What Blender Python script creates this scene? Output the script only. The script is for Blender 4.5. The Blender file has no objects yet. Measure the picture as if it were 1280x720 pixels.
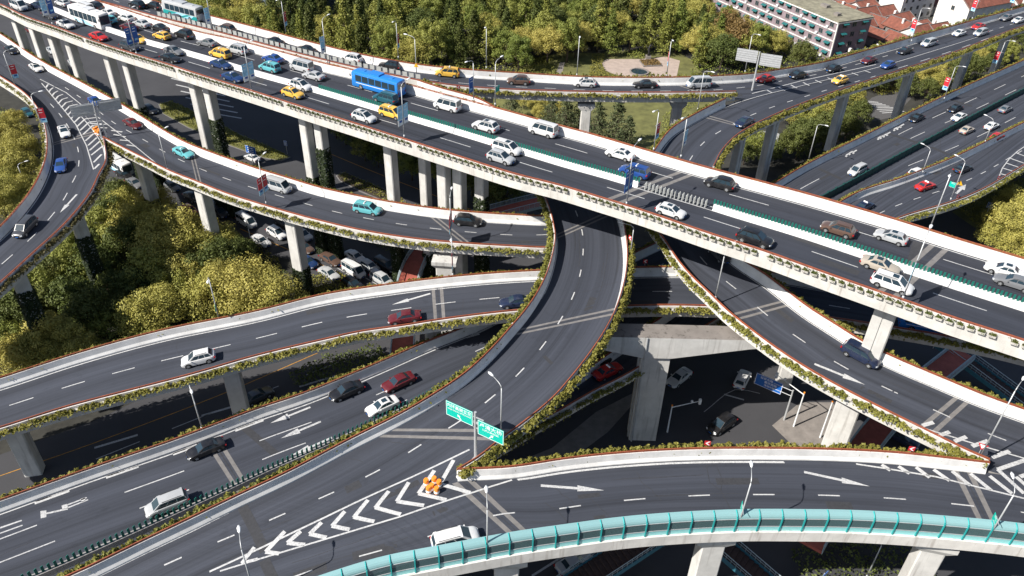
import bpy, bmesh, math, random
from mathutils import Vector, Matrix
from bisect import bisect_right
random.seed(7)
R_ = math.radians
scene = bpy.context.scene
col = scene.collection

# ------------------------------------------------------------------ camera
CAM_H, PITCH, ROLL = 88.5, 36.0, 1.38
DZ = 4.5                                # the decks were levelled from a datum 4.5 m above the street
def D(z): return z + DZ if z > 5 else z
_t, _r = R_(PITCH), R_(ROLL)
FWD = Vector((0, math.cos(_t), -math.sin(_t)))
_R0 = Vector((1, 0, 0)); _U0 = _R0.cross(FWD)
RGT = _R0 * math.cos(_r) + _U0 * math.sin(_r)
UPV = -_R0 * math.sin(_r) + _U0 * math.cos(_r)
cam_d = bpy.data.cameras.new('camera'); cam_d.lens = 28.0; cam_d.sensor_width = 36.0
cam_d.clip_start = 1.0; cam_d.clip_end = 3000
cam = bpy.data.objects.new('camera', cam_d); col.objects.link(cam)
cam.matrix_world = Matrix(((RGT.x, UPV.x, -FWD.x, 0), (RGT.y, UPV.y, -FWD.y, 0), (RGT.z, UPV.z, -FWD.z, CAM_H), (0, 0, 0, 1)))
scene.camera = cam
FPX = 28.0 / 36.0 * 1280

# ------------------------------------------------------------------ light
SUN_EL, SHADOW_AZ = 42.0, 29.0          # shadows run along +29 deg from +X
world = bpy.data.worlds.new('World'); scene.world = world; world.use_nodes = True
nt = world.node_tree; nt.nodes.clear()
wo = nt.nodes.new('ShaderNodeOutputWorld'); bg = nt.nodes.new('ShaderNodeBackground')
sky = nt.nodes.new('ShaderNodeTexSky'); sky.sky_type = 'NISHITA'; sky.sun_disc = False
sky.sun_elevation = R_(SUN_EL)
sd = Vector((-math.cos(R_(SHADOW_AZ)), -math.sin(R_(SHADOW_AZ)), 0))
sky.sun_rotation = math.atan2(sd.x, sd.y)
bg.inputs[1].default_value = 0.07
nt.links.new(sky.outputs[0], bg.inputs[0]); nt.links.new(bg.outputs[0], wo.inputs[0])
sun_d = bpy.data.lights.new('sun', 'SUN'); sun_d.energy = 5.0; sun_d.angle = R_(0.5); sun_d.color = (1, 0.95, 0.87)
sun = bpy.data.objects.new('sun', sun_d); col.objects.link(sun)
sdir = Vector((math.cos(R_(SHADOW_AZ)) * math.cos(R_(SUN_EL)), math.sin(R_(SHADOW_AZ)) * math.cos(R_(SUN_EL)), -math.sin(R_(SUN_EL))))
sun.rotation_euler = sdir.to_track_quat('-Z', 'Y').to_euler(); sun.location = (-60, -30, 120)
vs = scene.view_settings
vs.view_transform = 'Standard'; vs.look = 'None'; vs.gamma = 1; vs.use_curve_mapping = False; vs.exposure = 0.7

# ------------------------------------------------------------------ helpers
def P(px, py, z=0.0):
    """ground plan of a surveyed point: where the sight line through a photo pixel meets height z"""
    d = FWD * FPX + RGT * (px - 640) - UPV * (py - 360)
    k = (z - CAM_H) / d.z
    return Vector((d.x * k, d.y * k, z))

def tag(o, label=None, cat=None, group=None, kind=None):
    if label: o['label'] = label
    if cat: o['category'] = cat
    if group: o['group'] = group
    if kind: o['kind'] = kind
    return o

def empty(name, loc=(0, 0, 0), rz=0.0, label=None, cat=None, group=None, kind=None):
    o = bpy.data.objects.new(name, None); o.empty_display_size = 0.3
    o.location = loc; o.rotation_euler = (0, 0, rz); col.objects.link(o)
    return tag(o, label, cat, group, kind)

class MB:
    def __init__(s): s.v = []; s.f = []; s.m = []; s.uv = {}
    def add(s, vs, fs, mi=0):
        b = len(s.v); s.v += [tuple(v) for v in vs]
        for f in fs: s.f.append(tuple(b + i for i in f)); s.m.append(mi)
    def quad(s, a, b, c, d, mi=0): s.add([a, b, c, d], [(0, 1, 2, 3)], mi)
    def poly(s, pts, mi=0): s.add(pts, [tuple(range(len(pts)))], mi)
    def box(s, c, size, mi=0, rz=0.0, M=None):
        hx, hy, hz = size[0] / 2, size[1] / 2, size[2] / 2
        cs, sn = math.cos(rz), math.sin(rz)
        vs = []
        for z in (-hz, hz):
            for x, y in ((-hx, -hy), (hx, -hy), (hx, hy), (-hx, hy)):
                p = Vector((c[0] + x * cs - y * sn, c[1] + x * sn + y * cs, c[2] + z))
                vs.append(M @ p if M else p)
        s.add(vs, [(3, 2, 1, 0), (4, 5, 6, 7), (0, 1, 5, 4), (1, 2, 6, 5), (2, 3, 7, 6), (3, 0, 4, 7)], mi)
    def tube(s, pts, rs, n=6, mi=0, cap=True):
        pts = [Vector(p) for p in pts]
        if not isinstance(rs, (list, tuple)): rs = [rs] * len(pts)
        b = len(s.v)
        for i, p in enumerate(pts):
            t = (pts[min(i + 1, len(pts) - 1)] - pts[max(i - 1, 0)]).normalized()
            a = t.orthogonal().normalized() if abs(t.z) > 0.9 else Vector((-t.y, t.x, 0)).normalized()
            c = t.cross(a)
            for k in range(n):
                q = p + (a * math.cos(2 * math.pi * k / n) + c * math.sin(2 * math.pi * k / n)) * rs[i]
                s.v.append(tuple(q))
        for i in range(len(pts) - 1):
            for k in range(n):
                k2 = (k + 1) % n
                s.f.append((b + i * n + k, b + i * n + k2, b + (i + 1) * n + k2, b + (i + 1) * n + k)); s.m.append(mi)
        if cap:
            s.f.append(tuple(b + k for k in range(n))[::-1]); s.m.append(mi)
            s.f.append(tuple(b + (len(pts) - 1) * n + k for k in range(n))); s.m.append(mi)
    def leaf(s, c, size, mi=0, nrm=None, jit=.55):
        a = Vector((random.gauss(0, 1), random.gauss(0, 1), random.gauss(0, 1))).normalized()
        if nrm is not None: a = (Vector(nrm) + a * jit).normalized()
        b = a.orthogonal().normalized(); d = a.cross(b); an = random.random() * 6.28
        e = (b * math.cos(an) + d * math.sin(an)) * size; g = (d * math.cos(an) - b * math.sin(an)) * size * 0.62
        c = Vector(c); s.add([c - e, c - g * 0.9, c + e * 0.9, c + g], [(0, 1, 2, 3)], mi)
    def mesh(s, name, mats, smooth=False):
        me = bpy.data.meshes.new(name); me.from_pydata(s.v, [], s.f)
        for m in (mats if isinstance(mats, (list, tuple)) else [mats]): me.materials.append(m)
        me.polygons.foreach_set('material_index', s.m)
        if smooth: me.polygons.foreach_set('use_smooth', [True] * len(s.f))
        me.update(); return me
    def build(s, name, mats, parent=None, smooth=False):
        return link(name, s.mesh(name, mats, smooth), parent)

def link(name, me, parent=None, loc=None, rz=None):
    o = bpy.data.objects.new(name, me); col.objects.link(o)
    if parent: o.parent = parent
    if loc is not None: o.location = loc
    if rz is not None: o.rotation_euler = (0, 0, rz)
    return o

def smooth_by_angle(me, ang=35):
    bm = bmesh.new(); bm.from_mesh(me)
    for f in bm.faces: f.smooth = True
    for e in bm.edges: e.smooth = len(e.link_faces) == 2 and e.calc_face_angle(0) < R_(ang)
    bm.to_mesh(me); bm.free()

def copy_tree(o, parent=None):
    c = o.copy(); col.objects.link(c); c.parent = parent
    for ch in o.children: copy_tree(ch, c)
    return c

# ------------------------------------------------------------------ materials
def new_mat(name):
    m = bpy.data.materials.new(name); m.use_nodes = True
    n = m.node_tree; b = n.nodes['Principled BSDF']
    return m, n, b
def _noise(n, scale, detail=4, vec=None, rough=0.6):
    t = n.nodes.new('ShaderNodeTexNoise'); t.inputs['Scale'].default_value = scale; t.inputs['Detail'].default_value = detail
    t.inputs['Roughness'].default_value = rough
    if vec is not None: n.links.new(vec, t.inputs['Vector'])
    return t.outputs['Fac']
def _map(n, v, a, b, c, d):
    t = n.nodes.new('ShaderNodeMapRange'); n.links.new(v, t.inputs[0])
    for i, x in enumerate((a, b, c, d)): t.inputs[i + 1].default_value = x
    return t.outputs[0]
def _mix(n, fac, a, b, mode='MIX'):
    t = n.nodes.new('ShaderNodeMix'); t.data_type = 'RGBA'; t.blend_type = mode
    if isinstance(fac, (int, float)): t.inputs[0].default_value = fac
    else: n.links.new(fac, t.inputs[0])
    for i, x in ((6, a), (7, b)):
        if isinstance(x, tuple): t.inputs[i].default_value = (x + (1,))[:4]
        else: n.links.new(x, t.inputs[i])
    return t.outputs[2]
def _coord(n, which='Object', sc=(1, 1, 1)):
    t = n.nodes.new('ShaderNodeTexCoord'); m = n.nodes.new('ShaderNodeMapping'); m.inputs['Scale'].default_value = sc
    n.links.new(t.outputs[which], m.inputs[0]); return m.outputs[0]
def _pos(n, sc=(1, 1, 1)):
    t = n.nodes.new('ShaderNodeNewGeometry'); m = n.nodes.new('ShaderNodeMapping'); m.inputs['Scale'].default_value = sc
    n.links.new(t.outputs['Position'], m.inputs[0]); return m.outputs[0]
def _bump(n, b, fac, strength=0.2, dist=0.02):
    t = n.nodes.new('ShaderNodeBump'); t.inputs['Strength'].default_value = strength; t.inputs['Distance'].default_value = dist
    n.links.new(fac, t.inputs['Height']); n.links.new(t.outputs[0], b.inputs['Normal'])

def plain(name, c, rough=0.5, metal=0.0, vary=0.12, scale=3.0, spec=0.5):
    m, n, b = new_mat(name)
    f = _map(n, _noise(n, scale, 5, _pos(n)), 0.3, 0.7, 0, 1)
    k0, k1 = 1 - vary, 1 + vary
    n.links.new(_mix(n, f, tuple(x * k0 for x in c), tuple(min(1, x * k1) for x in c)), b.inputs['Base Color'])
    b.inputs['Roughness'].default_value = rough; b.inputs['Metallic'].default_value = metal
    b.inputs['Specular IOR Level'].default_value = spec
    return m

def asphalt(name, c, use_uv=True):
    m, n, b = new_mat(name)
    big = _map(n, _noise(n, 0.10, 6, _pos(n)), 0.35, 0.68, 0, 1)
    fine = _map(n, _noise(n, 9.0, 3, _pos(n)), 0.3, 0.7, 0, 1)
    base = _mix(n, big, tuple(x * 0.82 for x in c), tuple(x * 1.22 for x in c))
    base = _mix(n, fine, base, tuple(x * 1.05 for x in c))
    if use_uv:   # worn wheel tracks run along the lanes
        st0 = _map(n, _noise(n, 1.0, 2, _coord(n, 'UV', (0.42, 0.006, 1))), 0.36, 0.66, 0, 0.75)
        base = _mix(n, st0, base, tuple(x * 1.85 for x in c))
        st = _map(n, _noise(n, 1.0, 3, _coord(n, 'UV', (0.85, 0.012, 1))), 0.45, 0.7, 0, 0.85)
        base = _mix(n, st, base, tuple(x * 0.5 for x in c))
        st2 = _map(n, _noise(n, 1.0, 4, _coord(n, 'UV', (1.3, 0.03, 1))), 0.55, 0.85, 0, 0.4)
        base = _mix(n, st2, base, tuple(x * 1.6 for x in c))
    blot = _map(n, _noise(n, 0.45, 5, _pos(n)), 0.62, 0.72, 0, 0.35)
    base = _mix(n, blot, base, tuple(x * 0.6 for x in c))
    n.links.new(base, b.inputs['Base Color']); b.inputs['Roughness'].default_value = 0.82
    b.inputs['Specular IOR Level'].default_value = 0.3
    _bump(n, b, fine, 0.25, 0.01)
    return m

def concrete(name, c, streak=0.5, dirt=(0.12, 0.10, 0.085)):
    m, n, b = new_mat(name)
    big = _map(n, _noise(n, 0.5, 6, _pos(n)), 0.35, 0.7, 0, 1)
    base = _mix(n, big, tuple(x * 0.86 for x in c), tuple(min(1, x * 1.1) for x in c))
    s1 = _map(n, _noise(n, 1.0, 4, _pos(n, (1.6, 1.6, 0.13))), 0.56, 0.74, 0, streak)
    base = _mix(n, s1, base, dirt)
    s2 = _map(n, _noise(n, 1.0, 3, _pos(n, (5, 5, 0.35))), 0.62, 0.75, 0, streak * 0.7)
    base = _mix(n, s2, base, tuple(x * 0.55 for x in c))
    n.links.new(base, b.inputs['Base Color']); b.inputs['Roughness'].default_value = 0.85
    b.inputs['Specular IOR Level'].default_value = 0.25
    _bump(n, b, _noise(n, 6, 4, _pos(n)), 0.2, 0.03)
    return m

def foliage(name, dark, light, yellow=None, amt=0.5):
    m, n, b = new_mat(name)
    oi = n.nodes.new('ShaderNodeObjectInfo')
    f = _map(n, _noise(n, 0.55, 3, _pos(n)), 0.32, 0.68, 0, 1)
    base = _mix(n, f, dark, light)
    f2 = _map(n, _noise(n, 7.0, 2, _pos(n)), 0.3, 0.7, 0, 0.6)
    base = _mix(n, f2, base, tuple(x * 0.75 for x in light))
    if yellow: base = _mix(n, _map(n, oi.outputs['Random'], 0, 1, 0, amt), base, yellow)
    n.links.new(base, b.inputs['Base Color']); b.inputs['Roughness'].default_value = 0.6
    b.inputs['Specular IOR Level'].default_value = 0.25
    tr = n.nodes.new('ShaderNodeBsdfTranslucent'); n.links.new(base, tr.inputs['Color'])
    mx = n.nodes.new('ShaderNodeMixShader'); mx.inputs[0].default_value = 0.16
    out = n.nodes['Material Output']
    n.links.new(b.outputs[0], mx.inputs[1]); n.links.new(tr.outputs[0], mx.inputs[2]); n.links.new(mx.outputs[0], out.inputs[0])
    return m

M = {}
M['asphalt'] = asphalt('deck_asphalt', (0.035, 0.039, 0.051))
M['asphalt_main'] = asphalt('main_asphalt', (0.027, 0.030, 0.040))
M['street'] = asphalt('street_asphalt', (0.050, 0.050, 0.055), False)
M['ground'] = plain('earth', (0.03, 0.029, 0.024), 0.95, vary=0.4, scale=0.4)
M['paving'] = plain('paving', (0.20, 0.18, 0.165), 0.9, vary=0.2, scale=0.8)
M['plaza'] = plain('plaza_paving', (0.36, 0.29, 0.25), 0.9, vary=0.15, scale=0.6)
M['joint'] = plain('joint_concrete', (0.155, 0.147, 0.143), 0.9, vary=0.2, scale=1.5)
M['patch'] = plain('asphalt_patch', (0.03, 0.031, 0.036), 0.85, vary=0.2)
M['paint'] = plain('road_paint', (0.50, 0.50, 0.50), 0.7, vary=0.25, scale=2.5)
def _worn(name, c, wear):
    m, n, b = new_mat(name)
    f = _map(n, _noise(n, 5.0, 6, _pos(n), .75), .42, .62, 0, 1); g_ = _map(n, _noise(n, .35, 3, _pos(n)), .3, .7, .3, 1.0)
    k = n.nodes.new('ShaderNodeMath'); k.operation = 'MULTIPLY'; n.links.new(f, k.inputs[0]); n.links.new(g_, k.inputs[1])
    k2 = n.nodes.new('ShaderNodeMath'); k2.operation = 'MULTIPLY'; n.links.new(k.outputs[0], k2.inputs[0]); k2.inputs[1].default_value = wear
    n.links.new(_mix(n, k2.outputs[0], c, (.07, .072, .08)), b.inputs['Base Color']); b.inputs['Roughness'].default_value = .75; return m
M['paint'] = _worn('road_paint', (0.50, 0.50, 0.50), .72)
M['paint_y'] = plain('yellow_paint', (0.45, 0.22, 0.03), 0.7, vary=0.3, scale=2.5)
M['white'] = concrete('white_barrier_paint', (0.69, 0.68, 0.665), 0.18, (0.38, 0.36, 0.34))
M['fascia_low'] = concrete('stained_low_fascia', (0.62, 0.60, 0.57), 0.6, (0.20, 0.16, 0.13))
M['fascia'] = concrete('stained_white_fascia', (0.54, 0.525, 0.495), 0.6, (0.22, 0.18, 0.15))
M['conc'] = concrete('pier_concrete', (0.53, 0.52, 0.50), 0.5)
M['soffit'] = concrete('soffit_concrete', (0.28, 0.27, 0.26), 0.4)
M['rail'] = plain('orange_rail_paint', (0.27, 0.075, 0.036), 0.5, vary=0.25, scale=1.2)
M['steel'] = plain('galvanised_steel', (0.45, 0.46, 0.47), 0.45, 0.3, vary=0.1)
M['lampwhite'] = plain('lamp_housing', (0.7, 0.71, 0.72), 0.4)
M['dark'] = plain('dark_trim', (0.015, 0.015, 0.017), 0.6)
M['green_fin'] = plain('green_fin_plastic', (0.012, 0.16, 0.125), 0.5)
M['grey_fin'] = plain('grey_fin_plastic', (0.36, 0.37, 0.36), 0.6)
M['fence_green'] = plain('green_fence_paint', (0.010, 0.055, 0.05), 0.5)
M['grass'] = plain('lawn_grass', (0.115, 0.115, 0.035), 0.95, vary=0.35, scale=0.35)
M['leaf_h'] = foliage('hedge_leaf', (0.09, 0.11, 0.02), (0.25, 0.24, 0.052), (0.28, 0.22, 0.05), 0.3)
M['leaf_y'] = foliage('sunny_leaf', (0.19, 0.195, 0.036), (0.44, 0.405, 0.10), (0.50, 0.41, 0.115), 0.5)
M['leaf_g'] = foliage('green_leaf', (0.070, 0.110, 0.022), (0.225, 0.265, 0.055), (0.36, 0.335, 0.08), 0.6)
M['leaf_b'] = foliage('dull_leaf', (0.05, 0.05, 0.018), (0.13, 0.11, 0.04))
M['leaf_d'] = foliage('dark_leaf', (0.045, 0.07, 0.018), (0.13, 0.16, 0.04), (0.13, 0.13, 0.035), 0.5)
M['leaf_c'] = foliage('cedar_leaf', (0.05, 0.075, 0.035), (0.15, 0.17, 0.075))
M['leaf_r'] = foliage('russet_leaf', (0.13, 0.085, 0.03), (0.26, 0.17, 0.06))
M['ivy'] = foliage('ivy_leaf', (0.016, 0.026, 0.009), (0.028, 0.042, 0.013))
M['bark'] = plain('bark', (0.10, 0.075, 0.055), 0.95, vary=0.3)
M['soil'] = plain('soil', (0.04, 0.03, 0.022), 0.95)
M['trough'] = concrete('planter_trough', (0.48, 0.46, 0.43), 0.5)
M['cyan'] = plain('cyan_panel', (0.24, 0.55, 0.56), 0.28, vary=0.06)
M['teal'] = plain('teal_steel', (0.02, 0.30, 0.30), 0.4)
M['redfloor'] = plain('red_deck_paint', (0.34, 0.085, 0.06), 0.85, vary=0.2, scale=1.2)
M['railteal'] = plain('bridge_rail_paint', (0.33, 0.40, 0.43), 0.5)
M['stairblue'] = plain('stair_blue_paint', (0.03, 0.13, 0.18), 0.5)
M['sign_green'] = plain('guide_sign_green', (0.0, 0.42, 0.33), 0.4, vary=0.04)
M['sign_blue'] = plain('sign_blue', (0.01, 0.11, 0.42), 0.4, vary=0.05)
M['sign_white'] = plain('sign_white', (0.82, 0.82, 0.82), 0.4, vary=0.02)
M['sign_back'] = plain('sign_back_metal', (0.42, 0.43, 0.44), 0.5, 0.2)
M['red'] = plain('sign_red', (0.50, 0.02, 0.03), 0.45, vary=0.05)
M['yellow'] = plain('sign_yellow', (0.75, 0.42, 0.02), 0.45, vary=0.05)
M['orange'] = plain('barrel_orange', (0.80, 0.26, 0.03), 0.45, vary=0.1)
M['banner_red'] = plain('banner_red', (0.52, 0.02, 0.035), 0.6, vary=0.06)
M['banner_sky'] = plain('banner_sky', (0.33, 0.62, 0.80), 0.6, vary=0.25, scale=1.5)
M['banner_blue'] = plain('banner_blue', (0.02, 0.10, 0.36), 0.6, vary=0.06)
def _glass(name, c, rough=0.06):
    m, n, b = new_mat(name); b.inputs['Base Color'].default_value = c + (1,); b.inputs['Roughness'].default_value = rough
    b.inputs['Specular IOR Level'].default_value = 0.6
    return m
M['glass'] = _glass('car_glass', (0.022, 0.040, 0.055))  # blue in the base colour stands in for sky reflected in the glass
M['pane'] = _glass('window_pane', (0.03, 0.045, 0.055), 0.1)
def _clear():
    m, n, b = new_mat('barrier_glass'); b.inputs['Base Color'].default_value = (0.10, 0.17, 0.18, 1); b.inputs['Roughness'].default_value = 0.08
    b.inputs['Alpha'].default_value = 0.55
    return m
M['clear'] = _clear()
def _cyan():
    m, n, b = new_mat('cyan_canopy'); b.inputs['Base Color'].default_value = (0.31, 0.52, 0.54, 1); b.inputs['Roughness'].default_value = 0.25
    b.inputs['Subsurface Weight'].default_value = 0.0
    tr = n.nodes.new('ShaderNodeBsdfTranslucent'); tr.inputs[0].default_value = (0.30, 0.58, 0.60, 1)
    mx = n.nodes.new('ShaderNodeMixShader'); mx.inputs[0].default_value = 0.35
    n.links.new(b.outputs[0], mx.inputs[1]); n.links.new(tr.outputs[0], mx.inputs[2]); n.links.new(mx.outputs[0], n.nodes['Material Output'].inputs[0])
    return m
M['canopy'] = _cyan()
def _paint():
    m, n, b = new_mat('car_paint'); oi = n.nodes.new('ShaderNodeObjectInfo')
    d = _map(n, _noise(n, 1.3, 4, _pos(n)), 0.45, 0.8, 0, 0.16)
    n.links.new(_mix(n, d, oi.outputs['Color'], (0.14, 0.13, 0.12)), b.inputs['Base Color'])
    b.inputs['Roughness'].default_value = 0.32; b.inputs['Coat Weight'].default_value = 0.5; b.inputs['Coat Roughness'].default_value = 0.08
    return m
M['car'] = _paint()
M['tyre'] = plain('tyre_rubber', (0.012, 0.012, 0.013), 0.85)
M['rim'] = plain('alloy_rim', (0.42, 0.43, 0.44), 0.35, 0.5)
M['lampglass'] = _glass('headlight_glass', (0.62, 0.64, 0.66), 0.12)
M['tail'] = _glass('taillight_glass', (0.35, 0.012, 0.012), 0.2)

# ------------------------------------------------------------------ curves and decks
def resample(pts, step=1.2):
    """smooth curve through world points, sampled every `step` metres"""
    q = [pts[0] * 2 - pts[1]] + list(pts) + [pts[-1] * 2 - pts[-2]]
    out = []
    for i in range(1, len(q) - 2):
        p0, p1, p2, p3 = q[i - 1], q[i], q[i + 1], q[i + 2]
        d0, d1, d2 = [max(1e-3, (b - a).length) ** 0.5 for a, b in ((p0, p1), (p1, p2), (p2, p3))]
        m1 = ((p1 - p0) / d0 - (p2 - p0) / (d0 + d1) + (p2 - p1) / d1) * d1
        m2 = ((p2 - p1) / d1 - (p3 - p1) / (d1 + d2) + (p3 - p2) / d2) * d1
        n = max(2, int((p2 - p1).length / 0.4))
        for k in range(n):
            t = k / n
            out.append(p1 * (2 * t**3 - 3 * t**2 + 1) + m1 * (t**3 - 2 * t**2 + t) + p2 * (-2 * t**3 + 3 * t**2) + m2 * (t**3 - t**2))
    out.append(pts[-1].copy())
    return even(out, max(2, int(path_len(out) / step)))
def path_len(p): return sum((p[i + 1] - p[i]).length for i in range(len(p) - 1))
def even(p, n):
    s = [0.0]
    for i in range(len(p) - 1): s.append(s[-1] + (p[i + 1] - p[i]).length)
    out = []
    for k in range(n + 1):
        d = s[-1] * k / n; i = min(max(bisect_right(s, d) - 1, 0), len(p) - 2)
        t = (d - s[i]) / max(1e-6, s[i + 1] - s[i]); out.append(p[i].lerp(p[i + 1], t))
    return out
RAIL = 1.65
def W(pts, h=RAIL):
    """rail line points (px, py, road level[, height above road]) -> world points at road level"""
    out = []
    for t in pts:
        hh = t[3] if len(t) > 3 else h
        p = P(t[0], t[1], t[2] + DZ + hh); p.z = t[2] + DZ; out.append(p)
    return out
def normal(p, i):
    t = p[min(i + 1, len(p) - 1)] - p[max(i - 1, 0)]; t.z = 0; t.normalize()
    return Vector((-t.y, t.x, 0)), t          # left normal, tangent

class Road:
    def __init__(s, left, right, step=1.2):
        a, b = resample(W(left), step), resample(W(right), step)
        n = max(len(a), len(b)) - 1
        s.L, s.R = even(a, n), even(b, n); s.n = n
        s.C = [(x + y) / 2 for x, y in zip(s.L, s.R)]
        s.S = [0.0]
        for i in range(n): s.S.append(s.S[-1] + (s.C[i + 1] - s.C[i]).length)
        s.root = None
    def z_at(s, p):
        i = min(range(s.n + 1), key=lambda k: (s.C[k].x - p.x) ** 2 + (s.C[k].y - p.y) ** 2); return s.C[i].z
    def at(s, px, py, h=0.0):
        z = s.C[s.n // 2].z
        for _ in range(6):
            p = P(px, py, z + h); z = s.local(p)[2]
        p = P(px, py, z + h); p.z = z
        return p
    def local(s, p):
        best = None
        for i in range(s.n + 1):
            a, b = s.L[i], s.R[i]; d = b - a; d.z = 0
            u = max(0, min(1, (p - a).to_2d().dot(d.to_2d()) / max(1e-6, d.length_squared)))
            q = a.lerp(b, u); e = (q.x - p.x) ** 2 + (q.y - p.y) ** 2
            if best is None or e < best[0]: best = (e, i, u, q)
        e, i, u, q = best; a, b = max(0, i - 1), min(s.n, i + 1)
        t = s.L[b].lerp(s.R[b], u) - s.L[a].lerp(s.R[a], u); l2 = t.x * t.x + t.y * t.y
        return i, u, q.z + ((p.x - q.x) * t.x + (p.y - q.y) * t.y) / max(1e-6, l2) * t.z
    def tangent(s, p):
        i, u, z = s.local(p); a, b = max(0, i - 2), min(s.n, i + 2)
        t = s.L[b].lerp(s.R[b], u) - s.L[a].lerp(s.R[a], u); return t.normalized()
    def line(s, u): return [a.lerp(b, u) for a, b in zip(s.L, s.R)]
    def deck(s, label, thick=1.5, mat='asphalt', name='elevated_road', edge=(0.24, 0.24), kind='structure'):
        mb = MB(); uv = []
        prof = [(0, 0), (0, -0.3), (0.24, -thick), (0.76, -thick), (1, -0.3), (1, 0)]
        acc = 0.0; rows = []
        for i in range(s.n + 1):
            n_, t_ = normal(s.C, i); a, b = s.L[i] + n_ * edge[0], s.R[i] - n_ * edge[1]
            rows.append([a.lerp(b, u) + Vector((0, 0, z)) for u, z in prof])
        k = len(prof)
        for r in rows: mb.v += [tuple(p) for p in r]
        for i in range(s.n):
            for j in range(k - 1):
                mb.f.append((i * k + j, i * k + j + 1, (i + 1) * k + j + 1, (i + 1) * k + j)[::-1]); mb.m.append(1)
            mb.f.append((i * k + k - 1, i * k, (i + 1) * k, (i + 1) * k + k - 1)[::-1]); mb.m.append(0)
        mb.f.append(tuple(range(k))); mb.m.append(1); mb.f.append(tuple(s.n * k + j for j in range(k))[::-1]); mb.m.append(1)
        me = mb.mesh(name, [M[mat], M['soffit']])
        lay = me.uv_layers.new(name='UVMap')
        for poly in me.polygons:
            if poly.material_index == 0 and len(poly.loop_indices) == 4:
                for li in poly.loop_indices:
                    vi = me.loops[li].vertex_index; i, j = divmod(vi, k)
                    w = (s.R[i] - s.L[i]).length
                    lay.data[li].uv = (0 if j == 0 else w, s.S[i])
        bm = bmesh.new(); bm.from_mesh(me); bmesh.ops.triangulate(bm, faces=bm.faces); bmesh.ops.recalc_face_normals(bm, faces=bm.faces); bm.to_mesh(me); bm.free()
        me_v = [v.co.copy() for v in me.vertices]; me_f = [tuple(f.vertices) for f in me.polygons]
        s.root = link(name, me); tag(s.root, label, 'road', kind=kind)
        s.marks = MB(); s.zoff = 0.012; s.alt = []      # alt: decks that join this one edge to edge
        from mathutils.bvhtree import BVHTree
        s.bvh = BVHTree.FromPolygons(me_v, me_f)
        return s
    def surf(s, p):
        zs = [h[0].z for h in (b.ray_cast(Vector((p.x, p.y, 80)), Vector((0, 0, -1))) for b in [s.bvh] + s.alt) if h[0]]
        return Vector((p.x, p.y, max(zs) if zs else s.local(p)[2]))
    def strip(s, u, s0, s1, w, mi=0, dz=0.0):
        ln = s.line(u); S = s.S; N = max(1, int((s1 - s0) / 0.9))
        prev = None
        for k in range(N + 1):
            d = s0 + (s1 - s0) * k / N
            if d < 0 or d > S[-1]: prev = None; continue
            i = min(max(bisect_right(S, d) - 1, 0), s.n - 1); t = (d - S[i]) / max(1e-6, S[i + 1] - S[i])
            p = ln[i].lerp(ln[i + 1], t); n_, t_ = normal(ln, i)
            z = Vector((0, 0, s.zoff + dz)); a, b = s.surf(p + n_ * w / 2) + z, s.surf(p - n_ * w / 2) + z
            if prev: s.marks.quad(prev[0], prev[1], b, a, mi)
            prev = (a, b)
    def dashes(s, px, py, dash, gap, s0=0, s1=1, w=0.16, mi=0):
        p = s.at(px, py); i, u, z = s.local(p); ph = s.S[i]
        k0 = -int((ph - s0 * s.S[-1]) / (dash + gap)); d = ph + k0 * (dash + gap)
        while d < s1 * s.S[-1] - dash:
            s.strip(u, d, d + dash, w, mi); d += dash + gap
    def solid(s, off, side, s0=0, s1=1, w=0.18, mi=0):
        """edge line `off` metres from the rail on side 0 (left) or 1 (right)"""
        for i in range(int(s0 * s.n), int(s1 * s.n)):
            q = []
            for k in (i, i + 1):
                wd = (s.R[k] - s.L[k]); wd.z = 0; ln = wd.length; e = wd / max(1e-6, ln)
                base = s.L[k] if side == 0 else s.R[k]; sg = 1 if side == 0 else -1
                z = Vector((0, 0, s.zoff))
                q.append((base + e * sg * (off - w / 2) + z, base + e * sg * (off + w / 2) + z))
            s.marks.quad(q[0][0], q[0][1], q[1][1], q[1][0], mi)
    def paint(s, pts, mi=0, dz=0.0):
        v = [s.surf(s.at(x, y)) + Vector((0, 0, s.zoff + 0.004 + dz)) for x, y in pts]; s.marks.poly(v, mi)
    def pline(s, pts, w=0.2, mi=0, dz=0.0):
        v = [s.at(x, y) for x, y in pts]; w_ = [v[0]]
        for a, b in zip(v[:-1], v[1:]):
            k = max(1, int((b - a).length / 0.7))
            for j in range(1, k + 1):
                w_.append(a.lerp(b, j / k))
        for a, b in zip(w_[:-1], w_[1:]):
            t = (b - a).normalized(); n_ = Vector((-t.y, t.x, 0)) * w / 2; z = Vector((0, 0, s.zoff + 0.003 + dz))
            s.marks.quad(s.surf(a - n_) + z, s.surf(b - n_) + z, s.surf(b + n_) + z, s.surf(a + n_) + z, mi)
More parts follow.
